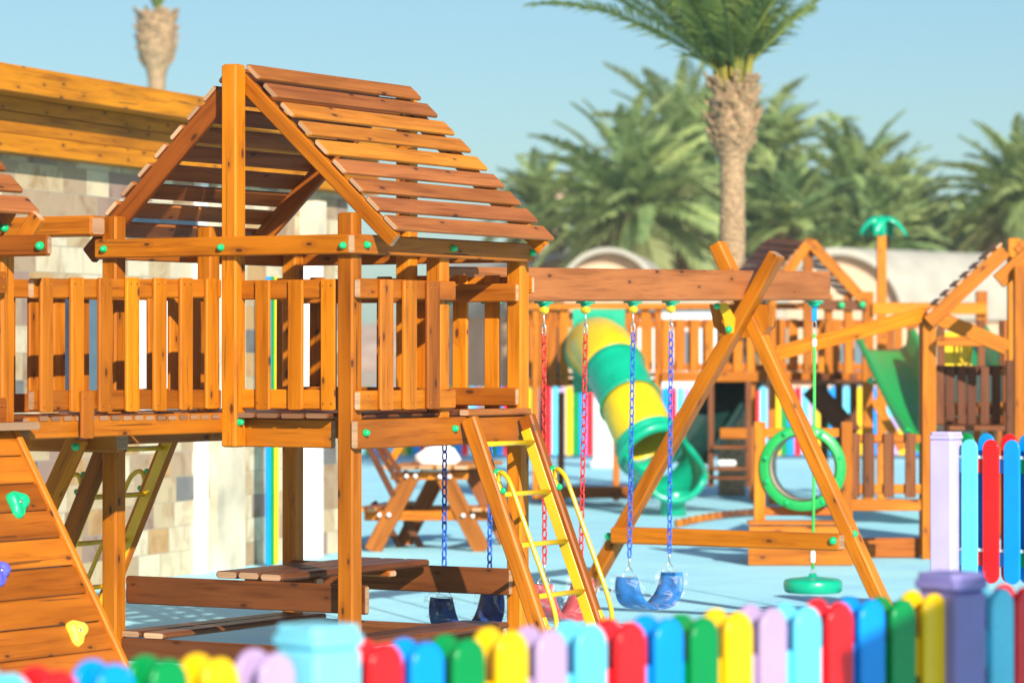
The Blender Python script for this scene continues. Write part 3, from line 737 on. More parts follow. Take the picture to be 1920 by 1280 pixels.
def swing(label, pxa, pxb, pxa2, pxb2, ybot, sag, cm, sm, wrap=True, nm=None):
    va, vb_ = V(pxa, UB), V(pxb, UB); vm = (va+vb_)/2
    root = thing('swing', label, 'swing', T(UB, vm, Z(ybot+60, UB, vm)), 'chain swings')
    pa, pb = hanger(root, va), hanger(root, vb_)
    va2, vb2 = V(pxa2, UB), V(pxb2, UB)
    ba, bb = T(UB, va2, Z(ybot, UB, va2)), T(UB, vb2, Z(ybot, UB, vb2)); bb.z = ba.z = (ba.z+bb.z)/2
    for p, q in ((pa, ba), (pb, bb)):
        m = MB(); chain(m, p, q); m.build('chain', cm, root)
        m = MB(); oval(m, q+Vector((0, 0, -.03)), ZD, (VD*.6+UD*.5).normalized(), .010, .03, .004)
        e = q+Vector((0, 0, -.115))
        m.tube([q+Vector((0, 0, -.055)), e+UD*.05, e-UD*.05, q+Vector((0, 0, -.055))], .0035, 6, closed=False)
        m.build('triangle_link', 'steel', root)
    # the belt: a deep U, its width along u
    zs = ba.z-.115; W = .095; rows = []; N = 22
    x0, x1 = va2, vb2
    for i in range(N+1):
        t = i/N; a = math.pi*t
        vv = (x0+x1)/2 - (x1-x0)/2*1.12*math.copysign(abs(math.cos(a))**.85, math.cos(a)); zz = zs-sag*math.sin(a)**.8
        ww = W*(.72+.34*math.sin(a)**.6)
        rows.append([T(UB-ww, vv, zz), T(UB-ww*.4, vv, zz-.004), T(UB+ww*.4, vv, zz-.004), T(UB+ww, vv, zz)])
    m = MB(); m.grid(rows); m.build('belt_seat', sm, root, solid=.009)
    if wrap:
        rows2 = []; wr = random.Random(int(pxa))
        for i, r_ in enumerate(rows):
            c = sum(r_, Vector())/4; rr = []
            for k in range(13):
                t = 2*math.pi*k/12; n = (ZD*.8+VD*.3*(1 if i > N/2 else -1)*(abs(i-N/2)/N*2)).normalized()
                rr.append(c+UD*math.cos(t)*W*1.2+(n*.024+VD*.018*(1 if i > N/2 else -1))*math.sin(t)*(1+.5*(wr.random()-.5)))
            rr[12] = rr[0]; rows2.append(rr)
        m = MB(); m.grid(rows2); m.build('plastic_wrap', 'film', root)
    return root
swing('blue belt swing on blue chains wrapped in clear film, right of the yellow ladder', 1187, 1258, 1180, 1255, 1040, .20, 'chain_blue', 'seat_blue')
swing('pink red belt swing on red chains wrapped in clear film, seen through the yellow ladder', 1020, 1098, 1021, 1089, 1052, .22, 'chain_red', 'seat_red')
swing('navy belt swing on blue chains hanging behind the table under the tower', 834, 921, 833, 918, 1074, .22, 'chain_blue', 'seat_navy')
# rope disc swing
vd = V(1527, UB); ds = thing('disc_swing', 'round green disc seat hanging on a single green rope at the beam end', 'swing', T(UB, vd, .4))
zb = bmz(vd)-.096; p = T(UB, vd, zb)
m = MB(); m.bar(p-VD*.06+Vector((0, 0, -.008)), p+VD*.06+Vector((0, 0, -.008)), .08, .014, c=.003); m.lathe(p+Vector((0, 0, -.014)), -ZD, [(.045, 0), (.038, .018), (.022, .03)], 14); m.build('hanger', 'green_plastic', ds)
m = MB(); m.bar(p+Vector((0, 0, -.03)), p+Vector((0, 0, -.135)), .035, .016, up=(0, 1, 0)); m.bar(p+Vector((.012, 0, -.03)), p+Vector((0, 0, -.135)), .02, .018, up=(0, 1, 0)); m.build('strap', 'f_blue', ds)
m = MB(); oval(m, p+Vector((0, 0, -.175)), ZD, Vector((1, 0, 0)), .014, .045, .0035); m.build('carabiner', 'steel', ds)
zt = P(1523, 1086, p.y).z; pr = p+Vector((0, 0, -.22)); pe = Vector((P(1524, 1050, p.y).x, p.y, zt+.07))
m = MB(); m.tube([pr, pr+(pe-pr)*.5+Vector((.004, 0, 0)), pe], .010, 8); m.build('rope', 'rope', ds)
m = MB(); m.lathe(pr+Vector((0, 0, -.03)), -ZD, [(.012, 0), (.016, .01), (.016, .045), (.011, .055)], 12); m.build('rope_splice', 'white', ds)
m = MB(); m.lathe(pe+Vector((0, 0, .12)), -ZD, [(.011, 0), (.017, .012), (.017, .07), (.012, .08)], 12); m.build('rope_splice', 'white', ds)
m = MB(); pc = Vector((pe.x, p.y, zt)); m.lathe(pc+Vector((0, 0, .02)), -ZD, [(.022, -.022), (.030, -.002), (.10, .006), (.165, .014), (.184, .022), (.192, .034), (.194, .06), (.188, .094), (.174, .104), (.02, .100)], 40)
m.build('disc_seat', 'green_plastic', ds)
m = MB(); oval(m, pe+Vector((0, 0, -.02)), ZD, Vector((1, 0, 0)), .011, .03, .004); m.build('shackle', 'steel', ds)

# ================================================================== BUILDING ON THE LEFT
WD = Vector((.339, .941, 0)); WN = Vector((.941, -.339, 0)); W0 = Vector((-1.626, 28.1, 0))
def wl(px, off=0.0):
    """distance along the wall where a photo column meets it"""
    t = (px-CX)/F; b = W0+WN*off
    return (t*b.y-b.x)/(WD.x-t*WD.y)
def WP(s, z, off=0.0): p = W0+WD*s+WN*off; return Vector((p.x, p.y, z))
def wz(py, s, off=0.0): return CAMH-(py-HZ)*WP(s, 0, off).y/F
def wbox(m, s0, s1, z0, z1, o0, o1):
    b = len(m.v); col = (rnd.random(), 0, rnd.random(), 1)
    for o in (o0, o1):
        for (s, z) in ((s0, z0), (s1, z0), (s1, z1), (s0, z1)): m.v.append(WP(s, z, o))
    uv = [(s0, z0), (s1, z0), (s1, z1), (s0, z1)]
    m.face((b+4, b+5, b+6, b+7), uv, col); m.face((b+3, b+2, b+1, b), uv[::-1], col)
    e = [(s0, z0), (s0+abs(o1-o0), z0), (s0+abs(o1-o0), z1), (s0, z1)]
    m.face((b, b+4, b+7, b+3), e, col); m.face((b+1, b+2, b+6, b+5), [(x+s1-s0, y) for x, y in e], col)
    m.face((b+7, b+6, b+2, b+3), [(s0, z1), (s1, z1), (s1, z1+.3), (s0, z1+.3)], col); m.face((b, b+1, b+5, b+4), [(s0, z0), (s1, z0), (s1, z0+.3), (s0, z0+.3)], col)
bd = thing('building', 'stone clad building with deep orange timber fascia on the left', 'building', WP(-2, 0))
sA, sB = -14, wl(652)
m = MB(); wbox(m, sA, sB, 0, 3.5, -3.5, 0); m.build('wall', 'stone', bd)
sm_ = wl(0)
o2, o1 = .17, .40
z3 = wz(283, wl(0, .17), .17); zm = wz(247, wl(0, .17), .17); zn = wz(205, wl(0, .17), .17); z2 = wz(168, wl(0, .40), .40); z1 = wz(117, wl(0, .40), .40)
m = MB(); m.bar(WP(sA, (z3+zm)/2, o2/2), WP(sB+.3, (z3+zm)/2, o2/2), o2, zm-z3-.004, tint=.15, c=.004); m.bar(WP(sA, (zm+zn)/2, o2/2), WP(sB+.3, (zm+zn)/2, o2/2), o2-.002, zn-zm-.004, tint=.3, c=.004); m.bar(WP(sA, (zn+z2)/2, o2/2), WP(sB+.3, (zn+z2)/2, o2/2), o2-.004, z2-zn, tint=.5, c=.004)
m.build('fascia_board', 'fascia', bd)
m = MB(); m.bar(WP(sA, (z2+z1)/2+.003, .01), WP(sB+.3, (z2+z1)/2+.003, .01), .78, z1-z2, tint=.25, c=.004); m.build('fascia_board', 'fascia', bd)
def wpart(name, mat, px0, px1, z0, z1, o0, o1, par=bd):
    m = MB(); wbox(m, wl(px0, o0), wl(px1, o1), z0, z1, o0, o1); return m.build(name, mat, par)
wpart('column', 'white', 364, 391, 0, 3.1, .002, .06)
wpart('pilaster', 'limestone', 393, 460, 0, 3.1, .002, .07)
wpart('column', 'white', 566, 606, 0, 2.55, .002, .13)
wpart('capital', 'limestone', 562, 612, 2.552, 2.98, .002, .16)
w_ = wpart('window', 'greyblue', 108, 186, wz(790, -3), wz(552, -4), .002, .05)
wpart('pane', 'glass', 114, 150, wz(780, -4), wz(560, -4), .052, .056, w_)
w_ = wpart('window', 'white', 258, 338, wz(790, -2), wz(548, -2), .002, .06)
wpart('pane', 'plaster', 286, 310, wz(780, -2), wz(560, -2), .062, .066, w_)
w_ = wpart('window', 'greyblue', 232, 372, wz(448, -2.5), wz(412, -2.5), .002, .05)
wpart('pane', 'glass', 236, 368, wz(445, -2.5), wz(415, -2.5), .052, .057, w_)
for i, (px, c, dy) in enumerate(((502, 'blue', 0), (509.5, 'green', .12), (517, 'yellow', .24))):
    s = wl(px, .25); p = WP(s, 0, .25+dy); m = MB()
    h = 2.3
    p = P(px, 1020, p.y); p.z = .02
    m.bar(p, p+Vector((.004, .0, h)), .042, .05, up=(0, 1, 0), c=.012)
    tag(m.build('painted_board', 'f_'+c), c+' painted upright board standing beside the white column', 'board', 'coloured boards by the stone wall')

# ================================================================== FENCES
def picket_mesh(m, base, ax, nr, w, z0, z1, t=.022, both=False, e=.006):
    """round headed picket: base = ground point of its middle, ax along the fence, nr towards its front"""
    r = w/2; rings = []
    for (ins, dep) in ((e, 0), (e*.3, e*.3), (0, e), (0, t-e), (e*.3, t-e*.3), (e, t)):
        rr = r-ins; out = []
        out += [(rr*math.cos(a), z1-r+rr*1.06*math.sin(a)) for a in [math.pi*k/14 for k in range(15)]]
        if both: out += [(-rr*math.cos(a), z0+r-rr*math.sin(a)) for a in [math.pi*k/14 for k in range(15)]]
        else: out += [(-rr, z0+ins), (rr, z0+ins)]
        rings.append([base+ax*x+ZD*z-nr*dep for x, z in out])
    n = len(rings[0]); b = len(m.v); col = (rnd.random(), 0, rnd.random(), 1)
    for R_ in rings: m.v += R_
    m.face(tuple(b+i for i in range(n)), [(0, 0)]*n, col)
    for k in range(5):
        for i in range(n):
            j = (i+1) % n; m.face((b+k*n+j, b+k*n+i, b+(k+1)*n+i, b+(k+1)*n+j), [(0, 0)]*4, col, True)
    m.face(tuple(b+5*n+i for i in reversed(range(n))), [(0, 0)]*n, col)
def square_post(name, mat, c, ax, nr, w, z, root, capo=.005):
    m = MB(); m.bar(Vector((c.x, c.y, 0)), Vector((c.x, c.y, z-.05)), w, w, up=nr, c=.01); p = m.build(name, mat, root)
    m = MB(); m.bar(Vector((c.x, c.y, z-.05)), Vector((c.x, c.y, z-.012)), w+2*capo, w+2*capo, up=nr, c=.012)
    b = len(m.v); a = (w/2+capo)*.94
    m.bar(Vector((c.x, c.y, z-.014)), Vector((c.x, c.y, z)), w+capo*.6, w+capo*.6, up=nr, c=.02)
    m.build('post_cap', mat, p); return p
FA = Vector((.684, .729, 0)).normalized(); FN = Vector((FA.y, -FA.x, 0))
def fline(px):
    d = .66*F/(528-.0895*(px-790)); p = P(px, 900, d); p.z = 0; return p
nf = thing('picket_fence', 'rainbow picket fence with rounded tops across the bottom of the picture', 'fence', fline(1000), 'rainbow picket fences')
cyc = ['red', 'blue', 'green', 'yellow', 'lilac', 'aqua']
front = [(-70, 'lilac'), (8, 'aqua'), (98, 'red'), (203, 'blue'), (303, 'green'), (400, 'yellow'), (506, 'lilac'),
         (710, 'red'), (788, 'blue'), (866, 'green'), (947, 'yellow'), (1021, 'lilac'), (1096, 'aqua'), (1170, 'red'), (1241, 'blue'), (1308, 'green'), (1372, 'yellow'),
         (1437, 'lilac'), (1502, 'aqua'), (1562, 'red'), (1622, 'blue'), (1681, 'green'), (1740, 'yellow'), (1866, 'aqua'), (1912, 'red'), (1968, 'blue')]
fr_ = random.Random(3)
for px, c in front:
    p = fline(px)+FN*.03; dz = fr_.uniform(-.006, .006)+(.010 if px < 510 else 0)
    m = MB(); picket_mesh(m, p, FA, FN, .107, .04, 1.028+dz); m.build('picket', 'f_'+c, nf)
    if px in (1740,): pass
    p = fline(px)-FN*.045
    m = MB(); picket_mesh(m, p, FA, FN, .107, .04, 1.033+dz); m.build('picket', 'f_'+c, nf)
ed = [-140]+[(front[i][0]+front[i+1][0])/2 for i in range(len(front)-1)]+[2050]
for i, (px, c) in enumerate(front):
    m = MB(); m.bar(fline(ed[i])-FN*.017+ZD*.86, fline(ed[i+1])-FN*.017+ZD*.86, .045, .11, c=.002); m.build('rail', 'f_'+c, nf)
m = MB(); m.bar(fline(-140)-FN*.017+ZD*.30, fline(2050)-FN*.017+ZD*.30, .045, .075, c=.004); m.build('rail', 'white', nf)
square_post('post', 'aquapost', fline(597), FA, FN, .145, 1.085, nf)
square_post('post', 'purple', fline(1783), FA, FN, .145, 1.085, nf)

# fence at the right, facing the camera
rf = thing('picket_fence', 'rainbow picket fence with a pale lilac post at the right edge', 'fence', P(1850, 1174, 20.8), 'rainbow picket fences')
def rl(px, dd=0): p = P(px, 1000, 20.9-(px-1770)*.0022+dd); p.z = 0; return p
RA = (rl(1900)-rl(1770)).normalized(); RN = Vector((RA.y, -RA.x, 0))
seq = [(1816.5, 'aqua'), (1856.5, 'red'), (1896, 'blue'), (1936, 'green')]
for px, c in seq:
    m = MB(); picket_mesh(m, rl(px), RA, RN, .112, .27, 1.165, both=True); m.build('picket', 'f_'+c, rf)
for px, c in ((1811, 'green'), (1848, 'blue'), (1891, 'red'), (1925, 'blue')):
    m = MB(); picket_mesh(m, rl(px, .12), RA, RN, .112, .27, 1.20, both=True); m.build('picket', 'f_'+c, rf)
for z in (.42, 1.0):
    for (xa, xb, c) in ((1775, 1836, 'aqua'), (1836, 1876, 'red'), (1876, 1916, 'blue'), (1916, 2000, 'green')):
        m = MB(); m.bar(rl(xa)+Vector((0, .06, z)), rl(xb)+Vector((0, .06, z)), .04, .085, c=.002); m.build('rail', 'f_'+c, rf)
    m = MB(); m.bar(rl(1775)+Vector((0, .06, z+.056)), rl(2000)+Vector((0, .06, z+.056)), .044, .022, c=.004); m.build('rail_cap', 'white', rf)
square_post('post', 'lilacpost', rl(1774), RA, RN, .155, 1.21, rf, capo=.004)

# long fence far behind the play area
bf = thing('picket_fence', 'rainbow picket fence far behind the tube slide', 'fence', P(1300, 860, 54), 'rainbow picket fences')
cy2 = ['green', 'blue', 'red', 'aqua', 'lilac', 'yellow']
for i in range(88):
    px = 690+13*i; p = P(px, 800, 54); p.z = 0
    m = MB(); picket_mesh(m, p, Vector((1, 0, 0)), Vector((0, -1, 0)), .112, .06, 1.17); m.build('picket', 'f_'+cy2[i % 6], bf)
m = MB(); m.bar(P(680, 790, 54.05), P(1840, 790, 54.05), .04, .08); m.build('rail', 'white', bf)

# ================================================================== THINGS BEHIND, RIGHT HALF
def fb(m, x0, y0, x1, y1, d, wpx, t=.09, d1=None, **k):
    d1 = d if d1 is None else d1
    m.bar(P(x0, y0, d), P(x1, y1, d1), wpx*d/F, t, up=(0, 1, 0), **k); return m
def fbo(name, mat, root, *a, **k): m = MB(); fb(m, *a, **k); return m.build(name, mat, root)

# raised walkway with the tube slide
D = 38.0
wk = thing('raised_walkway', 'long raised timber walkway with slatted railings behind the swings', 'walkway', P(1300, 935, D))
wk['wo'] = (wk.location.x, wk.location.y, 0); wk.location.z = 0
def slats(m, xs, y0, y1, d, w, t=.03, tint=.1):
    for x in xs: fb(m, x, y1, x, y0, d, w, t, c=.004, tint=tint+rnd.uniform(-.08, .25))
for x, y0, y1 in ((1004, 560, 935), (1017, 575, 935), (1234, 572, 930), (1411, 700, 935), (1155, 745, 935), (1052, 735, 930)):
    fbo('post', 'wood' if x != 1052 else 'darkwood', wk, x, y1+3, x, y0, D, 12 if x != 1234 else 14, tint=.3)
m = MB(); fb(m, 985, 574, 1640, 574, D-.06, 12, .05, tint=.2); slats(m, [1035, 1058, 1182, 1210], 578, 724, D, 17)
fb(m, 985, 592, 1240, 592, D+.05, 14, .04, tint=.8); fb(m, 985, 716, 1240, 716, D+.05, 13, .04, tint=.3); m.build('railing', 'wood', wk)
m = MB(); slats(m, [1251, 1276, 1303, 1330, 1357, 1384, 1409, 1436, 1462, 1488, 1515, 1541, 1567, 1593], 598, 696, D-.03, 17)
fb(m, 1240, 607, 1620, 607, D+.02, 15, .04, tint=.4); fb(m, 1240, 688, 1620, 688, D+.02, 13, .04, tint=.3); m.build('railing', 'wood', wk)
fbo('deck_beam', 'wood', wk, 1240, 706, 1624, 706, D-.1, 19, .06, tint=.0)
m = MB(); m.bar(P(985, 697, D+.7)-ZD*.03, P(1640, 697, D+.7)-ZD*.03, 1.3, .04); m.build('deck', 'darkwood', wk)
m = MB()
slats(m, [1000+i*27 for i in range(23)], 598, 696, D+1.35, 15); fb(m, 985, 607, 1620, 607, D+1.36, 14, .04); m.build('railing', 'wood', wk)
fbo('ground_beam', 'wood', wk, 1012, 922, 1180, 922, D-.5, 22, .3, tint=.6)

# tube slide
ts = thing('tube_slide', 'twisting yellow and green tube slide with a wide open green mouth', 'slide', P(1240, 950, 36.6))
ts.location.z = 0; ts['wo'] = (ts.location.x, ts.location.y, 0)
path = [(1118, 652, D-.2), (1124, 655, D-.8), (1139, 670, D-1.2), (1156, 700, D-1.55), (1173, 737, D-1.8), (1190, 776, D-2.05), (1206, 812, D-2.25), (1222, 842, D-2.4)]
def cat(pts, n):
    out = []
    for i in range(len(pts)-1):
        a, b, c, d = pts[max(i-1, 0)], pts[i], pts[i+1], pts[min(i+2, len(pts)-1)]
        for k in range(n):
            t = k/n; out.append(0.5*((2*b)+(-a+c)*t+(2*a-5*b+4*c-d)*t*t+(-a+3*b-3*c+d)*t**3))
    out.append(pts[-1]); return out
pp = cat([P(*q) for q in path], 6)
m = MB()
x0, x1, y0, y1 = 1074, 1172, 579, 736
m.prism([P(x0, y1, D-.12), P(x1, y1, D-.12), P(x1, y0, D-.12), P(x0, y0, D-.12)], (0, .05, 0)); m.build('back_panel', 'green_plastic', ts)
seg = [(0, 17, 'slide_yellow', .335), (17, 27, 'green_plastic', .315), (27, 38, 'slide_yellow', .315), (38, 42, 'green_plastic', .33)]
for (a, b, mt, r) in seg:
    sub = pp[a:b+1]; n_ = len(sub)
    m = MB(); rr = [r*(1.0+(.10 if i in (0, n_-1) else 0)) for i in range(n_)]
    if mt == 'slide_yellow': rr = [r*(1+.03*math.sin(math.pi*i/(n_-1))) for i in range(n_)]
    m.tube(sub, rr, 28, caps=False); m.build('tube_section', mt, ts, solid=.02)
m = MB(); c = P(1122, 655, D-.25); m.lathe(c, (0, -1, 0), [(.33, 0), (.385, 0), (.39, .03), (.33, .05)], 32, close=False); m.build('collar', 'green_plastic', ts)
# mouth flange and scoop
dirm = (pp[-1]-pp[-4]).normalized(); pe_ = pp[-1]
m = MB(); m.lathe(pe_-dirm*.05, dirm, [(.32, -.02), (.37, 0), (.40, .04), (.39, .09), (.32, .09)], 32, close=False); m.build('collar', 'green_plastic', ts)
rows = []
sc_ = [(0, 1238, 852, 35.6, .34, 215), (1, 1256, 868, 35.5, .36, 205), (2, 1274, 880, 35.35, .36, 190), (3, 1290, 888, 35.15, .35, 175), (4, 1302, 894, 34.95, .33, 165), (5, 1310, 897, 34.7, .30, 150)]
for (i, x, y, d, r, span) in sc_:
    c = P(x, y, d); c.x -= .10+.03*i; row = []
    for k in range(17):
        a = math.radians(270-span/2+span*k/16)
        row.append(c+Vector((r*1.02*math.cos(a), 0, r*math.sin(a)*.95+.06)))
    rows.append(row)
m = MB(); m.grid(rows)
s1 = m.build('scoop', 'green_plastic', ts, solid=.03)
m = MB()
edge = [r[0] for r in rows]+rows[-1][1:-1]+[r[-1] for r in reversed(rows)]
m.tube(edge, .038, 10); m.build('rim', 'green_plastic', s1)
m = MB(); q = P(1262, 950, 35.0); m.lathe(Vector((q.x, q.y, 0)), ZD, [(.14, 0), (.13, .15), (.2, .26)], 20); m.build('foot', 'green_plastic', ts)

# far tower with gable roof, joined to the walkway
D2 = 37.0
def pt(name, label, cat_, px, py, d, group=None):
    p = P(px, py, d); p.z = 0; return thing(name, label, cat_, p, group)
ft = pt('play_tower', 'far timber tower with low purplish brown slatted roof behind the beam end', 'play tower', 1560, 850, D2, 'timber play towers')
for x, y0, y1, w in ((1627, 547, 952, 20), (1515, 448, 700, 17), (1553, 552, 700, 15), (1590, 552, 700, 15), (1448, 560, 952, 13)):
    fbo('post', 'wood', ft, x, y1, x, y0, D2 if x != 1448 else D2+.6, w, .12, tint=.15)
fbo('header_beam', 'darkwood', ft, 1543, 572, 1625, 572, D2-.08, 20, .05, tint=.8)
fbo('header_beam', 'wood', ft, 1636, 578, 1850, 578, D2-.1, 22, .05, tint=.1)
fbo('rafter', 'wood', ft, 1520, 455, 1617, 560, D2-.12, 20, .06, tint=.1)
fbo('rafter', 'wood', ft, 1514, 458, 1452, 545, D2-.12, 19, .06, tint=.0)
m = MB()
for i in range(7):
    k = i/6; a = P(1506-10*i, 458+11*i, D2-.1); b = P(1436-12*i, 452+13*i, D2+1.1)
    m.bar(a, b, .10, .025, up=(-.6, -.1, .8), tint=.95)
m.build('roof_slope', 'darkwood', ft)
m = MB()
for i in range(7): m.bar(P(1530+12*i, 478+12.5*i, D2+.1), P(1500+12*i, 476+12*i, D2+1.2), .08, .025, up=(.6, 0, .8), tint=.95)
m.build('roof_slope', 'darkwood', ft)
for x, y in ((1578, 572), (1617, 571), (1632, 713)): bolt(P(x, y, D2-.14), (0, -1, 0), ft, .035)
fbo('post', 'wood', ft, 1840, 950, 1840, 546, D2, 20, .12, tint=.2)

m = MB(); slats(m, [1668, 1684, 1708], 602, 696, D2+1.2, 15, tint=.2); fb(m, 1640, 607, 1730, 607, D2+1.22, 15, .04); fb(m, 1640, 700, 1730, 700, D2+1.22, 18, .04, tint=.1); m.build('railing', 'wood', ft)
fbo('post', 'wood', ft, 1655, 950, 1655, 700, D2+1.1, 14, .1, tint=.4)
fbo('brace_beam', 'wood', ft, 1640, 750, 1692, 842, D2-.2, 17, .06, tint=.05)
fbo('brace_beam', 'wood', ft, 1668, 728, 1640, 760, D2-.2, 15, .06, tint=.05)
for x in (1545, 1573, 1600): fbo('post', 'darkwood', ft, x, 940, x, 700, D2+.9, 13, .1, tint=.7)
fbo('stair_panel', 'darkwood', ft, 1520, 726, 1600, 815, D2+.8, 40, .05, tint=1)
m = MB(); m.bar(P(1440, 716, D2+.6), P(1640, 716, D2+.6), 1.3, .05, tint=1); m.build('deck', 'darkwood', ft)
# pole with the plastic palm
pl = pt('palm_pole', 'timber pole topped with green plastic palm leaves', 'pole', 1653, 945, 37.9)
fbo('pole', 'wood', pl, 1653, 944, 1653, 440, 37.9, 17, .10, tint=.25)
hd = P(1652, 425, 37.9)
m = MB(); m.lathe(Vector((hd.x, hd.y, P(0, 443, 37.9).z)), ZD, [(.062, 0), (.06, .10), (.07, .15), (.05, .22), (.01, .24)], 16); pm = m.build('leaf_hub', 'green_plastic', pl)
for k, (ax_, ay_, ln) in enumerate(((1, -.15, .29), (-1, -.25, .27), (-.45, -.9, .2), (.5, .8, .26), (-.6, .75, .26))):
    h = Vector((ax_, ay_, 0)).normalized(); sd_ = Vector((-h.y, h.x, 0)); top = Vector((hd.x, hd.y, P(0, 412, 37.9).z)); rows = []
    for i in range(9):
        t = i/8; c = top+h*(ln*t)+ZD*(.05*math.sin(t*2.6)-.20*t*t); w = .098*math.sin(math.pi*min(1, .18+.85*t))**.8+.006
        rows.append([c-sd_*w-ZD*.035, c-sd_*w*.5+ZD*.004, c+ZD*.02, c+sd_*w*.5+ZD*.004, c+sd_*w-ZD*.035])
    m = MB(); m.grid(rows); m.build('plastic_leaf', 'green_plastic', pl, solid=.014)

# wave slides
def wave_slide(label, pts, w, mat='deep_green', side=.16):
    """pts: (px,py,d); chute with raised sides"""
    c = cat([P(*q) for q in pts], 5); g = Vector((c[0].x, c[0].y, 0))
    rt = thing('slide', label, 'slide', g, 'green chute slides')
    rows = []
    for i, p in enumerate(c):
        d = (c[min(i+1, len(c)-1)]-c[max(i-1, 0)]).normalized(); s = d.cross(ZD).normalized(); n = s.cross(d).normalized()
        n = n if n.z > 0 else -n; row = []
        for (a, h) in ((-1.12, side), (-1.0, side+.015), (-.9, side), (-.82, .05), (-.6, .0), (0, -.01), (.6, 0), (.82, .05), (.9, side), (1.0, side+.015), (1.12, side)):
            row.append(p+s*(w/2*a)+n*h)
        rows.append(row)
    m = MB(); m.grid(rows); m.build('chute', mat, rt, solid=.015)
    return rt
wave_slide('dark green chute slide dropping right beside the far tower post', [(1655, 655, 36.2), (1672, 690, 35.4), (1698, 742, 34.4), (1728, 800, 33.3), (1762, 850, 32.2)], .62, 'green_grass', .22)
wave_slide('green chute slide seen between the posts of the right tower', [(1790, 640, 35), (1808, 670, 34.2), (1832, 712, 33.2), (1862, 760, 32.2), (1890, 812, 31.4)], .55, 'green_grass', .2)
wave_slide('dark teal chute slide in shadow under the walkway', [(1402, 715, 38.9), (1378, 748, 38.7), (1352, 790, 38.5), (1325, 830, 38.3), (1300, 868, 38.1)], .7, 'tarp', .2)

# low platform with the ring
D3 = 26.7
rg = pt('ring_platform', 'low timber platform with a green tunnel ring between two posts', 'climbing ring', 1500, 1060, D3)
m = MB(); y_t = P(0, 982, D3).z
def zbox(m, x0, x1, y0, y1, d0, d1, **k):
    a, b = P(x0, y1, d0), P(x1, y0, d0); m.bar(Vector((a.x, (d0+d1)/2, (a.z+b.z)/2)), Vector((b.x, (d0+d1)/2, (a.z+b.z)/2)), d1-d0, b.z-a.z, **k)
zbox(m, 1403, 1600, 1022, 1059, D3, D3+.04, tint=.15); zbox(m, 1405, 1602, 985, 1021, D3, D3+.04, tint=.3); m.build('front_board', 'wood', rg)
m = MB(); zbox(m, 1403, 1604, 976, 984, D3-.03, D3+.14, tint=.75); zbox(m, 1403, 1604, 976.5, 984, D3+.15, D3+.32, tint=.7); m.build('step', 'wood', rg)
m = MB()
for i in range(5): zbox(m, 1403, 1604, 978, 984, D3+.33+i*.15, D3+.47+i*.15, tint=.8)
m.build('deck', 'darkwood', rg)
for x in (1424, 1587): fbo('post', 'wood', rg, x, 980, x, 790, D3+.1, 21, .09, tint=.05)
fbo('rail', 'wood', rg, 1435, 811, 1577, 811, D3+.13, 17, .04, tint=.1)
fbo('rail', 'wood', rg, 1435, 958, 1577, 958, D3+.16, 16, .04, tint=.6)
c = P(1505, 877, D3+.0)
m = MB(); ro, ri = 81.5*D3/F, 63.5*D3/F; m.lathe(c, (.06, 1, 0), [(ri, 0), (ro-.008, -.004), (ro, .01), (ro, .05), (ri, .05)], 48, close=False)
g_ = m.build('tunnel_ring', 'green_grass', rg)
m = MB(); m.lathe(c+Vector((0, .05, 0)), (.20, 1, .0), [(ri+.005, 0), (ri+.01, .36), (ri-.012, .36), (ri-.01, 0)], 40, close=False); m.build('tunnel_liner', 'limestone', g_)
for a in (15, 62, 118, 165, 200, 245, 300, 345):
    a = R(a); r = (ro+ri)/2; bolt(c+Vector((r*math.cos(a), -.006, r*math.sin(a))), (0, -1, 0), g_, .018)
lf = pt('low_railing', 'low timber slatted railing between the green ring and the right tower', 'railing', 1660, 1000, D3)
m = MB(); slats(m, [1602, 1629, 1666, 1707], 812, 932, D3+.1, 20, tint=.3); m.build('slats', 'darkwood', lf)
for y, w in ((822, 16), (916, 18), (946, 22)): fbo('rail', 'wood', lf, 1597, y, 1726, y, D3+.14, w, .04, tint=.3)
m = MB(); zbox(m, 1608, 1724, 1008, 1045, D3+1.0, D3+1.05, tint=.7); m.build('kick_board', 'wood', lf)

# right tower
D4 = 27.6
rt_ = pt('play_tower', 'timber tower at the right edge with orange rafters and shaded slatted gate', 'play tower', 1830, 1045, D4, 'timber play towers')
for x, y0, y1, w, d in ((1741, 577, 1047, 26, D4), (1901, 447, 1040, 24, D4+.2), (1914, 500, 1040, 26, D4-1.3), (1885, 600, 1040, 9, D4+.7), (1728, 590, 1040, 8, D4+.05)):
    fbo('post', 'wood', rt_, x, y1, x, y0, d, w, .1, tint=.08 if w > 10 else .9)
fbo('rafter', 'wood', rt_, 1740, 604, 1884, 470, D4-.1, 27, .06, tint=.15)
fbo('rafter', 'wood', rt_, 1908, 458, 1960, 512, D4-.1, 24, .06, tint=.1)
fbo('rafter', 'wood', rt_, 1872, 528, 1935, 472, D4-1.2, 30, .06, tint=.0)
m = MB()
for i in range(8): m.bar(P(1744+18.5*i, 582-17.3*i, D4-.15), P(1744+18.5*i, 582-17.3*i, D4-.15)+Vector((.02, .6, 0)), .07, .024, up=(-.66, .0, .7), tint=.9)
m.build('roof_slope', 'roofwood', rt_)
fbo('brace_beam', 'wood', rt_, 1730, 590, 1420, 672, D4-.02, 27, .06, d1=D4-.9, tint=.1)
fbo('brace_beam', 'wood', rt_, 1754, 594, 1890, 652, D4-.05, 28, .06, tint=.25)
m = MB(); slats(m, [1762, 1781, 1803, 1822, 1846, 1868], 688, 795, D4+.5, 17, tint=.9); fb(m, 1755, 694, 1890, 694, D4+.55, 18, .04, tint=1); fb(m, 1755, 770, 1890, 770, D4+.55, 16, .04, tint=.2)
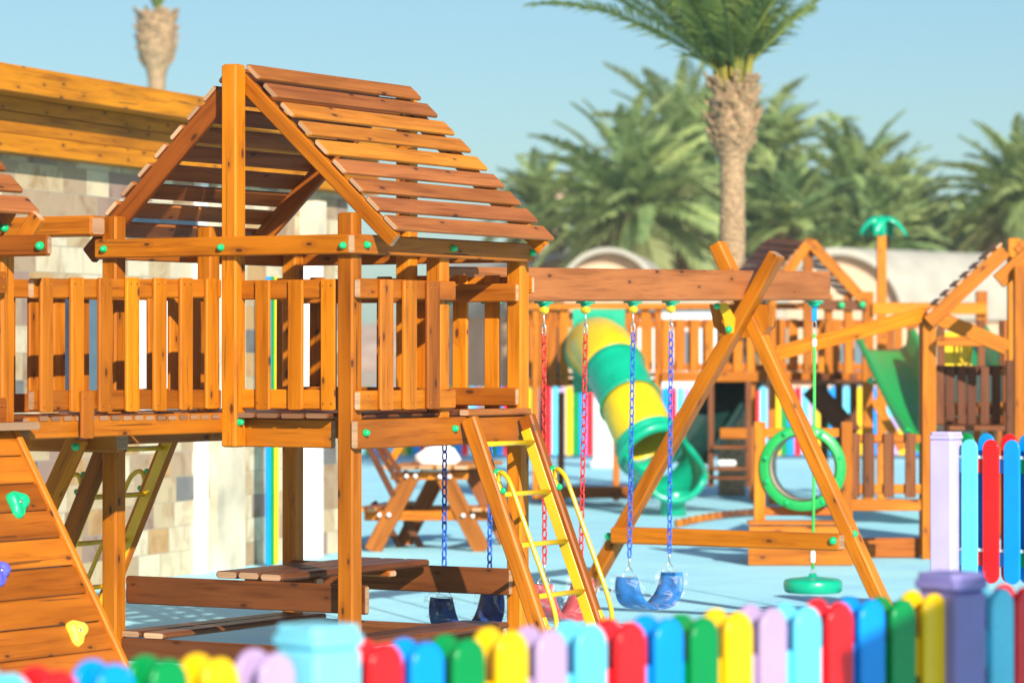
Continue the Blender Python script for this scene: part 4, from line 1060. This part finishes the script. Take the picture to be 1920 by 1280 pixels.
m.build('railing', 'darkwood', rt_)
m = MB(); slats(m, [1768, 1782, 1832, 1858, 1874], 780, 1000, D4+1.2, 12, tint=.7); fb(m, 1755, 790, 1890, 790, D4+1.25, 14, .04); fb(m, 1755, 900, 1890, 900, D4+1.25, 14, .04)
m.build('railing', 'wood', rt_)
fbo('post', 'darkwood', rt_, 1892, 1040, 1892, 675, D4-.6, 13, .08, tint=.8)
m = MB(); m.bar(P(1755, 800, D4+.6), P(1895, 800, D4+.6), 1.0, .04); m.build('deck', 'darkwood', rt_)
fbo('header_beam', 'wood', rt_, 1756, 640, 1890, 640, D4+1.9, 18, .05, tint=.6)
for x in (1764, 1840, 1880): fbo('slat', 'darkwood', rt_, x, 700, x, 600, D4+1.9, 14, .03, tint=.5)
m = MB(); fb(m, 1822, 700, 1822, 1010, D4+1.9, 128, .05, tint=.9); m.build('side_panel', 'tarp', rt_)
for k in range(4): fbo('brace', 'wood', rt_, 1880, 700+70*k, 1905, 660+70*k, D4+.4, 10, .04, tint=.1)
fbo('shelf_board', 'wood', rt_, 1758, 765, 1888, 765, D4+1.0, 22, .05, tint=.0)
yl = pt('ball_panel', 'amber yellow play panel with loops inside the right tower', 'play panel', 1795, 900, D4+2.2)
m = MB(); m.prism([P(1772, 690, D4+2.2), P(1822, 690, D4+2.2), P(1822, 622, D4+2.2), P(1772, 622, D4+2.2)], (0, .03, 0)); m.build('panel', 'slide_yellow', yl)
m = MB(); c = P(1810, 652, D4+2.1); m.tube([c+Vector((.055*math.cos(a), 0, .15*math.sin(a))) for a in [2*math.pi*k/16 for k in range(16)]], .012, 8, closed=True); m.build('loop', 'yellow_paint', yl)

# shelf stall under the walkway
st = pt('play_stall', 'small dark timber stall with an orange board under the walkway', 'play stall', 1375, 900, 35.5)
for x in (1333, 1403): fbo('post', 'darkwood', st, x, 912, x, 715, 35.5, 11, .08, tint=.6)
fbo('board', 'wood', st, 1350, 812, 1400, 812, 35.4, 20, .04, tint=.1)
for y in (838, 878, 895): fbo('shelf', 'darkwood', st, 1335, y, 1402, y, 35.5, 6, .3, tint=.5)
m = MB(); m.bar(P(1345, 868, 35.45), P(1380, 868, 35.45), .09, .07, c=.03); m.build('parcel', 'white', st)

# block trail on the ground
bt = pt('stepping_blocks', 'curving chain of small wooden blocks on the blue floor behind the cross brace', 'stepping blocks', 1330, 965, 35)
for i in range(13):
    t = i/12; x = 1272+150*t; y = 984-38*t+16*t*t
    q = G(x, y+6); dx = Vector((1, .35*(1-t), 0)).normalized()
    m = MB(); m.bar(q+ZD*.05-dx*.034, q+ZD*.05+dx*.034, .09, .07, tint=.1 if i < 6 else 1, c=.012); m.build('block', 'wood' if i < 7 else 'darkwood', bt)

# picnic table behind the tower
D5 = 28.5; tb_ = pt('picnic_table', 'orange timber picnic table with splayed legs and white bolts behind the tower', 'picnic table', 793, 1035, D5)
LD = Vector((.22, 1.0, 0)).normalized()
m = MB()
for i in range(5):
    a = P(732+33*i, 876, D5-.02); m.bar(a, a+LD*1.35, .143, .036, tint=.2, c=.012)
tp = m.build('table_top', 'roofwood', tb_)
for k in (0, 1):
    o = LD*(.12+k*1.05); tn = .25 if k == 0 else .8
    for (xa, xb) in ((767, 692), (824, 899)):
        m = MB(); a, b = P(xa, 888, D5), P(xb, 1037, D5); b.z = 0; m.bar(a+o, b+o, .15, .04, up=LD, tint=tn+.2); 
        # width lies in the end frame
        lg = m.build('leg', 'roofwood', tb_)
    m = MB(); a, b = P(672, 968, D5-.03), P(912, 968, D5-.03); m.bar(a+o+LD*.075, b+o+LD*.075, .04, .085, tint=tn); m.build('cross_bar', 'wood', tb_)
    m = MB(); a, b = P(722, 893, D5-.03), P(868, 893, D5-.03); m.bar(a+o+LD*.075, b+o+LD*.075, .04, .07, tint=tn); m.build('cross_bar', 'wood', tb_)
for x0 in (672, 894):
    m = MB()
    for i in range(2):
        a = P(x0+i*24, 955, D5); m.bar(a, a+LD*1.35, .105, .036, tint=.3, c=.01)
    m.build('bench', 'wood', tb_)
for x, y in ((755, 893), (772, 893), (818, 894), (836, 894), (704, 966), (722, 966), (862, 967), (880, 968)):
    p = P(x, y, D5-.06)+LD*.10; m = MB(); m.ball(p+LD*.03, .02, axis=-LD, flat=.7); m.build('bolt_head', 'white', tb_)
# white bundle lying on the table
c = P(822, 862, D5+.35); m = MB(); br = random.Random(5); rows = []
for i in range(13):
    a = math.pi*i/12; row = []
    for k in range(21):
        b = 2*math.pi*(k % 20)/20; w = 1+.22*math.sin(3*b+i*.6)+.16*math.sin(7*b+i*1.7)
        row.append(c+Vector((.17*math.sin(a)*math.cos(b)*w, .12*math.sin(a)*math.sin(b)*w, .11*math.cos(a)*(1+.35*math.sin(3*b+a*4)*math.sin(a))+.02*math.sin(5*b+3*a))))
    rows.append(row)
m.grid(rows); tag(m.build('cloth_bundle', 'white'), 'crumpled white cloth bundle on the picnic table', 'cloth')
# folding chair leaning beside it
ch = pt('garden_chair', 'weathered brown slatted wooden chair tilted left of the picnic table', 'chair', 735, 1025, D5+1.4)
for (x0, y0, x1, y1, w, d, tn) in ((690, 835, 738, 930, 12, D5-.5, .9), (702, 830, 748, 905, 10, D5-.3, .8), (716, 832, 752, 890, 9, D5-.1, .7)):
    fbo('back_slat', 'darkwood', ch, x0, y0, x1, y1, d, w, .03, tint=tn)
fbo('arm', 'wood', ch, 752, 832, 728, 872, D5+.2, 14, .04, tint=.1)
for (x0, y0, x1, y1) in ((700, 940, 752, 1022), (760, 975, 790, 1024), (738, 975, 712, 1022)):
    a, b = P(x0, y0, D5+.7), P(x1, y1, D5+.7); m = MB(); m.bar(a, Vector((b.x, b.y, .0)), .06, .04, up=(0, 1, 0), tint=.9); m.build('leg', 'darkwood', ch)
fbo('seat', 'darkwood', ch, 700, 955, 790, 972, D5+.7, 12, .4, tint=.9)
bn = pt('bin', 'black bucket bin with a pink and yellow toy on top near the white column', 'bin', 634, 1035, 29.5)
m = MB(); q = P(642, 1035, 29.5); q.z = 0; m.lathe(q, ZD, [(.085, 0), (.13, .42), (.14, .43), (.14, .46), (.12, .46), (.10, .1)], 24); m.build('bucket', 'bin', bn)
m = MB(); m.ball(q+Vector((-.04, 0, .49)), .06); m.build('ball', 'slide_yellow', bn)

# ================================================================== BUILDINGS FAR BEHIND
def vault(label, pxc, r_px, ytop, d, ext, group='vaulted cream buildings', over=.09):
    """barrel vaulted house: arch front, roof shell run back along ext"""
    c = P(pxc, ytop+r_px, d); r = r_px*d/F; base = Vector((c.x, c.y, 0))
    rt = thing('vaulted_building', label, 'building', base, group); ext = Vector(ext)
    N = 28; A = [math.pi*k/N for k in range(N+1)]; fr0 = ext.normalized()
    m = MB(); prof = lambda rr, o: [Vector((c.x+rr*math.cos(a), c.y, c.z+rr*math.sin(a)))+o for a in A]
    ro_, ri_ = r, r*(1-over)
    P0 = [(ro_, Vector()), (ro_, ext), (ri_, ext), (ri_, Vector()), (ro_, Vector())]
    m.grid([prof(rr, o) for rr, o in P0], sm=False); m.build('roof', 'plaster', rt)
    m = MB(); pts = [Vector((c.x+ri_*.985, c.y, 0)), ]+[p for p in prof(ri_*.985, Vector())]+[Vector((c.x-ri_*.985, c.y, 0))]
    m.prism([p+fr0*.5 for p in pts], ext*.9); m.build('wall', 'pinkplaster', rt)
    m = MB(); w = r*.22; m.prism([Vector((c.x-w, c.y, .4))+fr0*.45, Vector((c.x+w, c.y, .4))+fr0*.45, Vector((c.x+w, c.y, 2.2))+fr0*.45, Vector((c.x-w, c.y, 2.2))+fr0*.45], fr0*.03); m.build('door', 'greyblue', rt)
    return rt
vault('large cream vaulted building with a pink arched front behind the plastic palm pole', 1570, 134, 464, 80, (9, 10, 0), over=.10)
vault('cream vaulted building between the roof and the swing beam, left of three', 1140, 96, 464, 84, (1, 9, 0))
vault('small cream vaulted building left of the crossed swing legs', 1292, 84, 470, 92, (3, 9, 0))
vault('cream vaulted building with pale wall at the right edge', 1860, 150, 480, 96, (5, 9, 0))
vault('low cream vault next to the tower roof corner', 1060, 120, 474, 98, (-3, 9, 0))
wb = pt('low_building', 'low white walled building behind the raised walkway', 'building', 1330, 840, 57)
m = MB(); a, b = P(1175, 760, 57), P(1402, 572, 57); m.bar(Vector((a.x, 58.5, b.z/2)), Vector((b.x, 58.5, b.z/2)), 3, b.z, c=.01); m.build('wall', 'white', wb)
for x in (1290, 1370): fbo('window', 'greyblue', wb, x, 690, x, 620, 56.98, 18, .03)
m = MB(); m.bar(P(1170, 569, 58.4), P(1406, 569, 58.4), 3.4, .08); m.build('roof', 'plaster', wb)
wc = pt('white_pillar', 'white pillar standing under the tube slide by the far fence', 'pillar', 1131, 862, 50)
m = MB(); q = P(1131, 735, 50); m.bar(Vector((q.x, q.y, .0)), Vector((q.x, q.y, q.z)), .30, .3, up=(0, 1, 0), c=.02); m.build('shaft', 'white', wc)
m = MB(); m.bar(Vector((q.x, q.y, 0)), Vector((q.x, q.y, .1)), .38, .38, up=(0, 1, 0), c=.02); m.build('foot', 'white', wc)
def tower_house(label, x0, x1, ytop, d, mat='pinkplaster'):
    a, b = P(x0, 700, d), P(x1, ytop, d); rt = thing('house', label, 'building', Vector(((a.x+b.x)/2, d, 0)), 'distant sand coloured houses')
    m = MB(); m.bar(Vector((a.x, d+2, b.z/2)), Vector((b.x, d+2, b.z/2)), 4, b.z, c=.02); m.build('wall', mat, rt)
    m = MB(); m.bar(Vector((a.x-.15, d+2, b.z+.1)), Vector((b.x+.15, d+2, b.z+.1)), 4.3, .2, c=.02); m.build('parapet', 'plaster', rt)
    for k in range(2):
        x = a.x+(b.x-a.x)*(.3+.4*k); m = MB(); m.bar(Vector((x, d-.01, b.z-1.6)), Vector((x, d-.01, b.z-.6)), .5, .06, up=(0, 1, 0)); m.build('window', 'greyblue', rt)
tower_house('distant sand coloured house just right of the roof corner', 985, 1062, 350, 175)
tower_house('distant pink house behind the palm left of the tall trunk', 1120, 1200, 400, 170)
tower_house('distant sand coloured house behind palms, nearest the tall trunk', 1225, 1330, 395, 185)
# rocky hill far behind
hr = random.Random(11); rows = []
for j in range(9):
    row = []
    for i in range(61):
        x = -150+i*6.5; t = j/8; h = 5.5*math.sin(math.pi*t)*(.6+.5*math.sin(i*.31+1)+.25*math.sin(i*.9))+hr.uniform(-.5, .5)*(1 if 0 < j < 8 else 0)
        row.append(Vector((x, 330+j*14, max(-.5, h if 0 < j < 8 else -.5))))
    rows.append(row)
m = MB(); m.grid(rows); tag(m.build('hills', 'rock', origin=(0, 380, 0)), kind='structure')

# ================================================================== PALMS
def frond(m, o, az, el, L, rn, droop, lw, nl=30, curl=0.0, ll=.30):
    h = Vector((math.cos(az), math.sin(az), 0)); p = Vector(o); pts = [p.copy()]; dirs = []; n = 14
    for i in range(n):
        t = i/n; e = el-droop*t**1.3; d = h*math.cos(e)+ZD*math.sin(e); h2 = Vector((-h.y, h.x, 0)); d = (d+h2*curl*t).normalized(); p = p+d*(L/n); pts.append(p.copy()); dirs.append(d)
    m.tube(pts, [L*.0075*(1-.8*i/n)+.003 for i in range(n+1)], 4, caps=False)
    tv = rn.random(); dry = max(0, min(1, (-el-.15)/.6))*rn.uniform(.3, 1)
    for k in range(nl):
        t = .13+.86*k/nl; f = t*n; i = min(int(f), n-1); c = pts[i].lerp(pts[i+1], f-i); d = dirs[i]
        s = d.cross(ZD); s = s.normalized() if s.length > .05 else Vector((1, 0, 0)); upn = s.cross(d).normalized()
        ln = L*ll*(math.sin(math.pi*min(1, .16+.84*t))**.55)*(1-.35*t)
        for sg in (-1, 1):
            v = (s*sg*.72+d*(.45+.5*t)+upn*rn.uniform(.12, .42)).normalized()
            tip = c+v*ln-ZD*ln*rn.uniform(.10, .38); mid = c+v*ln*.55-ZD*ln*.03
            wv = d*lw*.5+upn*lw*.22*sg
            b = len(m.v); col = (min(1, max(0, tv*.6+.4*rn.random())), dry, 0, 1)
            m.v += [c-wv*.6, c+wv*.6, mid+wv, mid-wv, tip]
            m.face((b, b+1, b+2, b+3), [(0, 0)]*4, col); m.face((b+3, b+2, b+4), [(0, 0)]*3, col)
def palm(label, px, ycrown, d, tr, L, seed, nf=42, mat='frond_far', lw=.05, nl=26, elmin=-35, boots=False, trunk_lean=0, bias=0, group='date palms', emax=86, px_base=None, ll=.30, name='palm_tree', fl0=.95):
    rn = random.Random(seed); top = P(px, ycrown, d); bx = P(px_base if px_base else px, ycrown, d).x; base = Vector((bx, d, 0))
    rt = thing(name, label, 'palm tree', base, group); H = top.z
    m = MB(); prof = []
    pts = []; rad = []; n = 60
    for i in range(n+1):
        t = i/n; q = Vector((base.x+(top.x-base.x)*t**1.5, base.y, H*t)); pts.append(q); db = H*(1-t)
        fl = 1+(boots-1)*max(0, min(1, (fl0-db)/(fl0*.38))) if boots else 1
        if boots and db < .12: fl *= .72
        rad.append(tr*(1.12-.12*min(1, t*2))*fl*(1+rn.uniform(-.05, .05)))
    m.tube(pts, rad, 18)
    if boots:
        for k in range(230):
            db = rn.uniform(0.02, fl0*.92); a = k*2.399; q = Vector((top.x, top.y, H-db)); fl = 1+(boots-1)*max(0, min(1, (fl0-db)/(fl0*.38)))
            o = Vector((math.cos(a), math.sin(a), 0)); c = q+o*tr*fl*.82; l = tr*rn.uniform(.5, 1.5)
            m.bar(c, c+(o*.7+ZD*.9).normalized()*l, tr*.42, tr*.16, up=o, c=.004)
    else:
        for k in range(60):
            db = rn.uniform(0, 1.2); a = k*2.399; o = Vector((math.cos(a), math.sin(a), 0)); c = Vector((top.x, top.y, H-db))+o*tr*.8
            m.bar(c, c+(o*.8+ZD*.8).normalized()*tr*1.3, tr*.5, tr*.2, up=o, c=.004)
    m.build('trunk', 'bark', rt)
    m = MB()
    for k in range(nf):
        t = (k+.5)/nf; el = R(emax-(emax-elmin)*t**.85+rn.uniform(-7, 7)); az = k*2.39996+rn.uniform(-.25, .25)
        el += R(bias)*(max(0, math.cos(az))-.25*max(0, -math.cos(az)))
        frond(m, top+ZD*tr*.3*(1-t), az, el, L*rn.uniform(.82, 1.08), rn, R(rn.uniform(35, 70))*(1-.35*t), lw, nl, rn.uniform(-.25, .25), ll)
    m.build('crown', mat, rt)
    return rt
big = palm('tall date palm with rough tan trunk, its crown cut by the top edge', 1374, 158, 40, .155, 3.0, 4, nf=38, mat='frond', lw=.035, nl=50, elmin=37, boots=1.75, bias=15, px_base=1372, emax=86, ll=.22)
m = MB(); rn = random.Random(2); top = P(1374, 178, 40)
for k in range(26):
    a = k*2.4; o = Vector((math.cos(a), math.sin(a), 0)); c = top+o*.14-ZD*.12; m.tube([c, c+o*.05+ZD*.25, c+o*.12+ZD*.6], [.035, .024, .012], 6)
m.build('leaf_base', leaf_mat('yellow_leaf_base', (.26, .30, .05), (.52, .40, .06)), big)
palm('tall bare palm trunk with shaggy grey boots above the fascia board', 293, 22, 60, .165, 3.2, 9, nf=22, mat='frond', nl=20, elmin=62, boots=2.1, px_base=296, fl0=1.15)
specs = [(1185, 400, 92, .34, 3.9, 21, 62, 'broad bushy palm with arching fronds, left of the tall trunk'), (1285, 300, 104, .3, 3.9, 22, 50, 'taller palm standing just behind the left side of the tall trunk'),
         (1440, 300, 108, .3, 3.2, 23, 40, 'palm crown just right of the tall trunk'), (1478, 430, 96, .3, 3.0, 24, 40, 'low palm with upright fronds above the purplish roof'),
         (1610, 385, 104, .3, 3.4, 25, 50, 'palm behind the green plastic palm leaves'), (1705, 450, 98, .3, 2.5, 26, 46, 'low drooping palm right of the green plastic leaves'),
         (1915, 385, 94, .3, 3.0, 27, 60, 'dense palm cut by the right edge'), (1820, 470, 108, .3, 2.2, 28, 46, 'low palm above the pale vault near the right tower ridge'),
         (1010, 400, 112, .3, 2.6, 29, 40, 'low palm behind the roof corner, leftmost of the palms'), (1640, 465, 90, .3, 2.4, 30, 44, 'short palm behind the timber pole'),
         (1120, 440, 118, .3, 3.0, 34, 44, 'low palm at the back of the broad bushy palm'), (1250, 440, 120, .3, 2.8, 35, 40, 'low palm beside the foot of the tall trunk, on its left'), (1870, 450, 116, .3, 2.6, 36, 40, 'low palm behind the ridge of the right tower'), (1680, 400, 122, .3, 2.8, 37, 40, 'far palm over the right end of the palm row'),
         (1400, 440, 100, .3, 2.6, 31, 44, 'low palm hidden behind the foot of the tall trunk'), (1540, 460, 112, .3, 2.6, 32, 44, 'low palm behind the purplish roof ridge'), (1760, 480, 120, .3, 2.4, 33, 44, 'farthest low palm in the gap before the right edge palm')]
for (px, yc, d, tr, L, seed, k, lab) in specs:
    palm(lab, px, yc, d, tr, L, seed, nf=int(k*1.15), lw=.135, nl=28, elmin=-48, ll=.25)
# parasol made up and put in out of view to shade the fence end
pr_ = thing('added_parasol', 'round beige parasol, unseen, put in beyond the right edge to shade the fence end', 'added_parasol', Vector((3.3, 5.1, 0)))
m = MB(); m.tube([(3.3, 5.1, 0), (3.3, 5.1, 3.1)], .022, 12); m.build('pole', 'white', pr_)
m = MB(); m.lathe((3.3, 5.1, 2.76), ZD, [(1.2, 0), (.6, .2), (.02, .34), (.6, .19), (1.19, -.01)], 8, sm=False, close=False); m.build('canopy', 'limestone', pr_)
m = MB(); m.lathe((3.3, 5.1, 0), ZD, [(.28, 0), (.28, .05), (.05, .09)], 20); m.build('base', 'limestone', pr_)

# ------------------------------------------------------------------ air
hz_m = bpy.data.materials.new('haze_air'); hz_m.use_nodes = True; t = hz_m.node_tree; t.nodes.clear()
pv = t.nodes.new('ShaderNodeVolumePrincipled'); pv.inputs['Color'].default_value = (0.78, 0.92, 1.0, 1); pv.inputs['Density'].default_value = 0.0006; pv.inputs['Anisotropy'].default_value = 0.0
ou = t.nodes.new('ShaderNodeOutputMaterial'); t.links.new(pv.outputs[0], ou.inputs['Volume'])
M['haze'] = hz_m
m = MB(); b = [(-130, -12, -1.6), (130, -12, -1.6), (130, 480, -1.6), (-130, 480, -1.6)]; q = [Vector(p) for p in b]; r = [Vector((p[0], p[1], 24)) for p in b]
m.v = q+r
for f in ((3, 2, 1, 0), (4, 5, 6, 7), (0, 1, 5, 4), (1, 2, 6, 5), (2, 3, 7, 6), (3, 0, 4, 7)): m.face(f, [(0, 0)]*4, (0, 0, 0, 1))
tag(m.build('haze', 'haze', origin=(0, 100, 0)), kind='stuff')
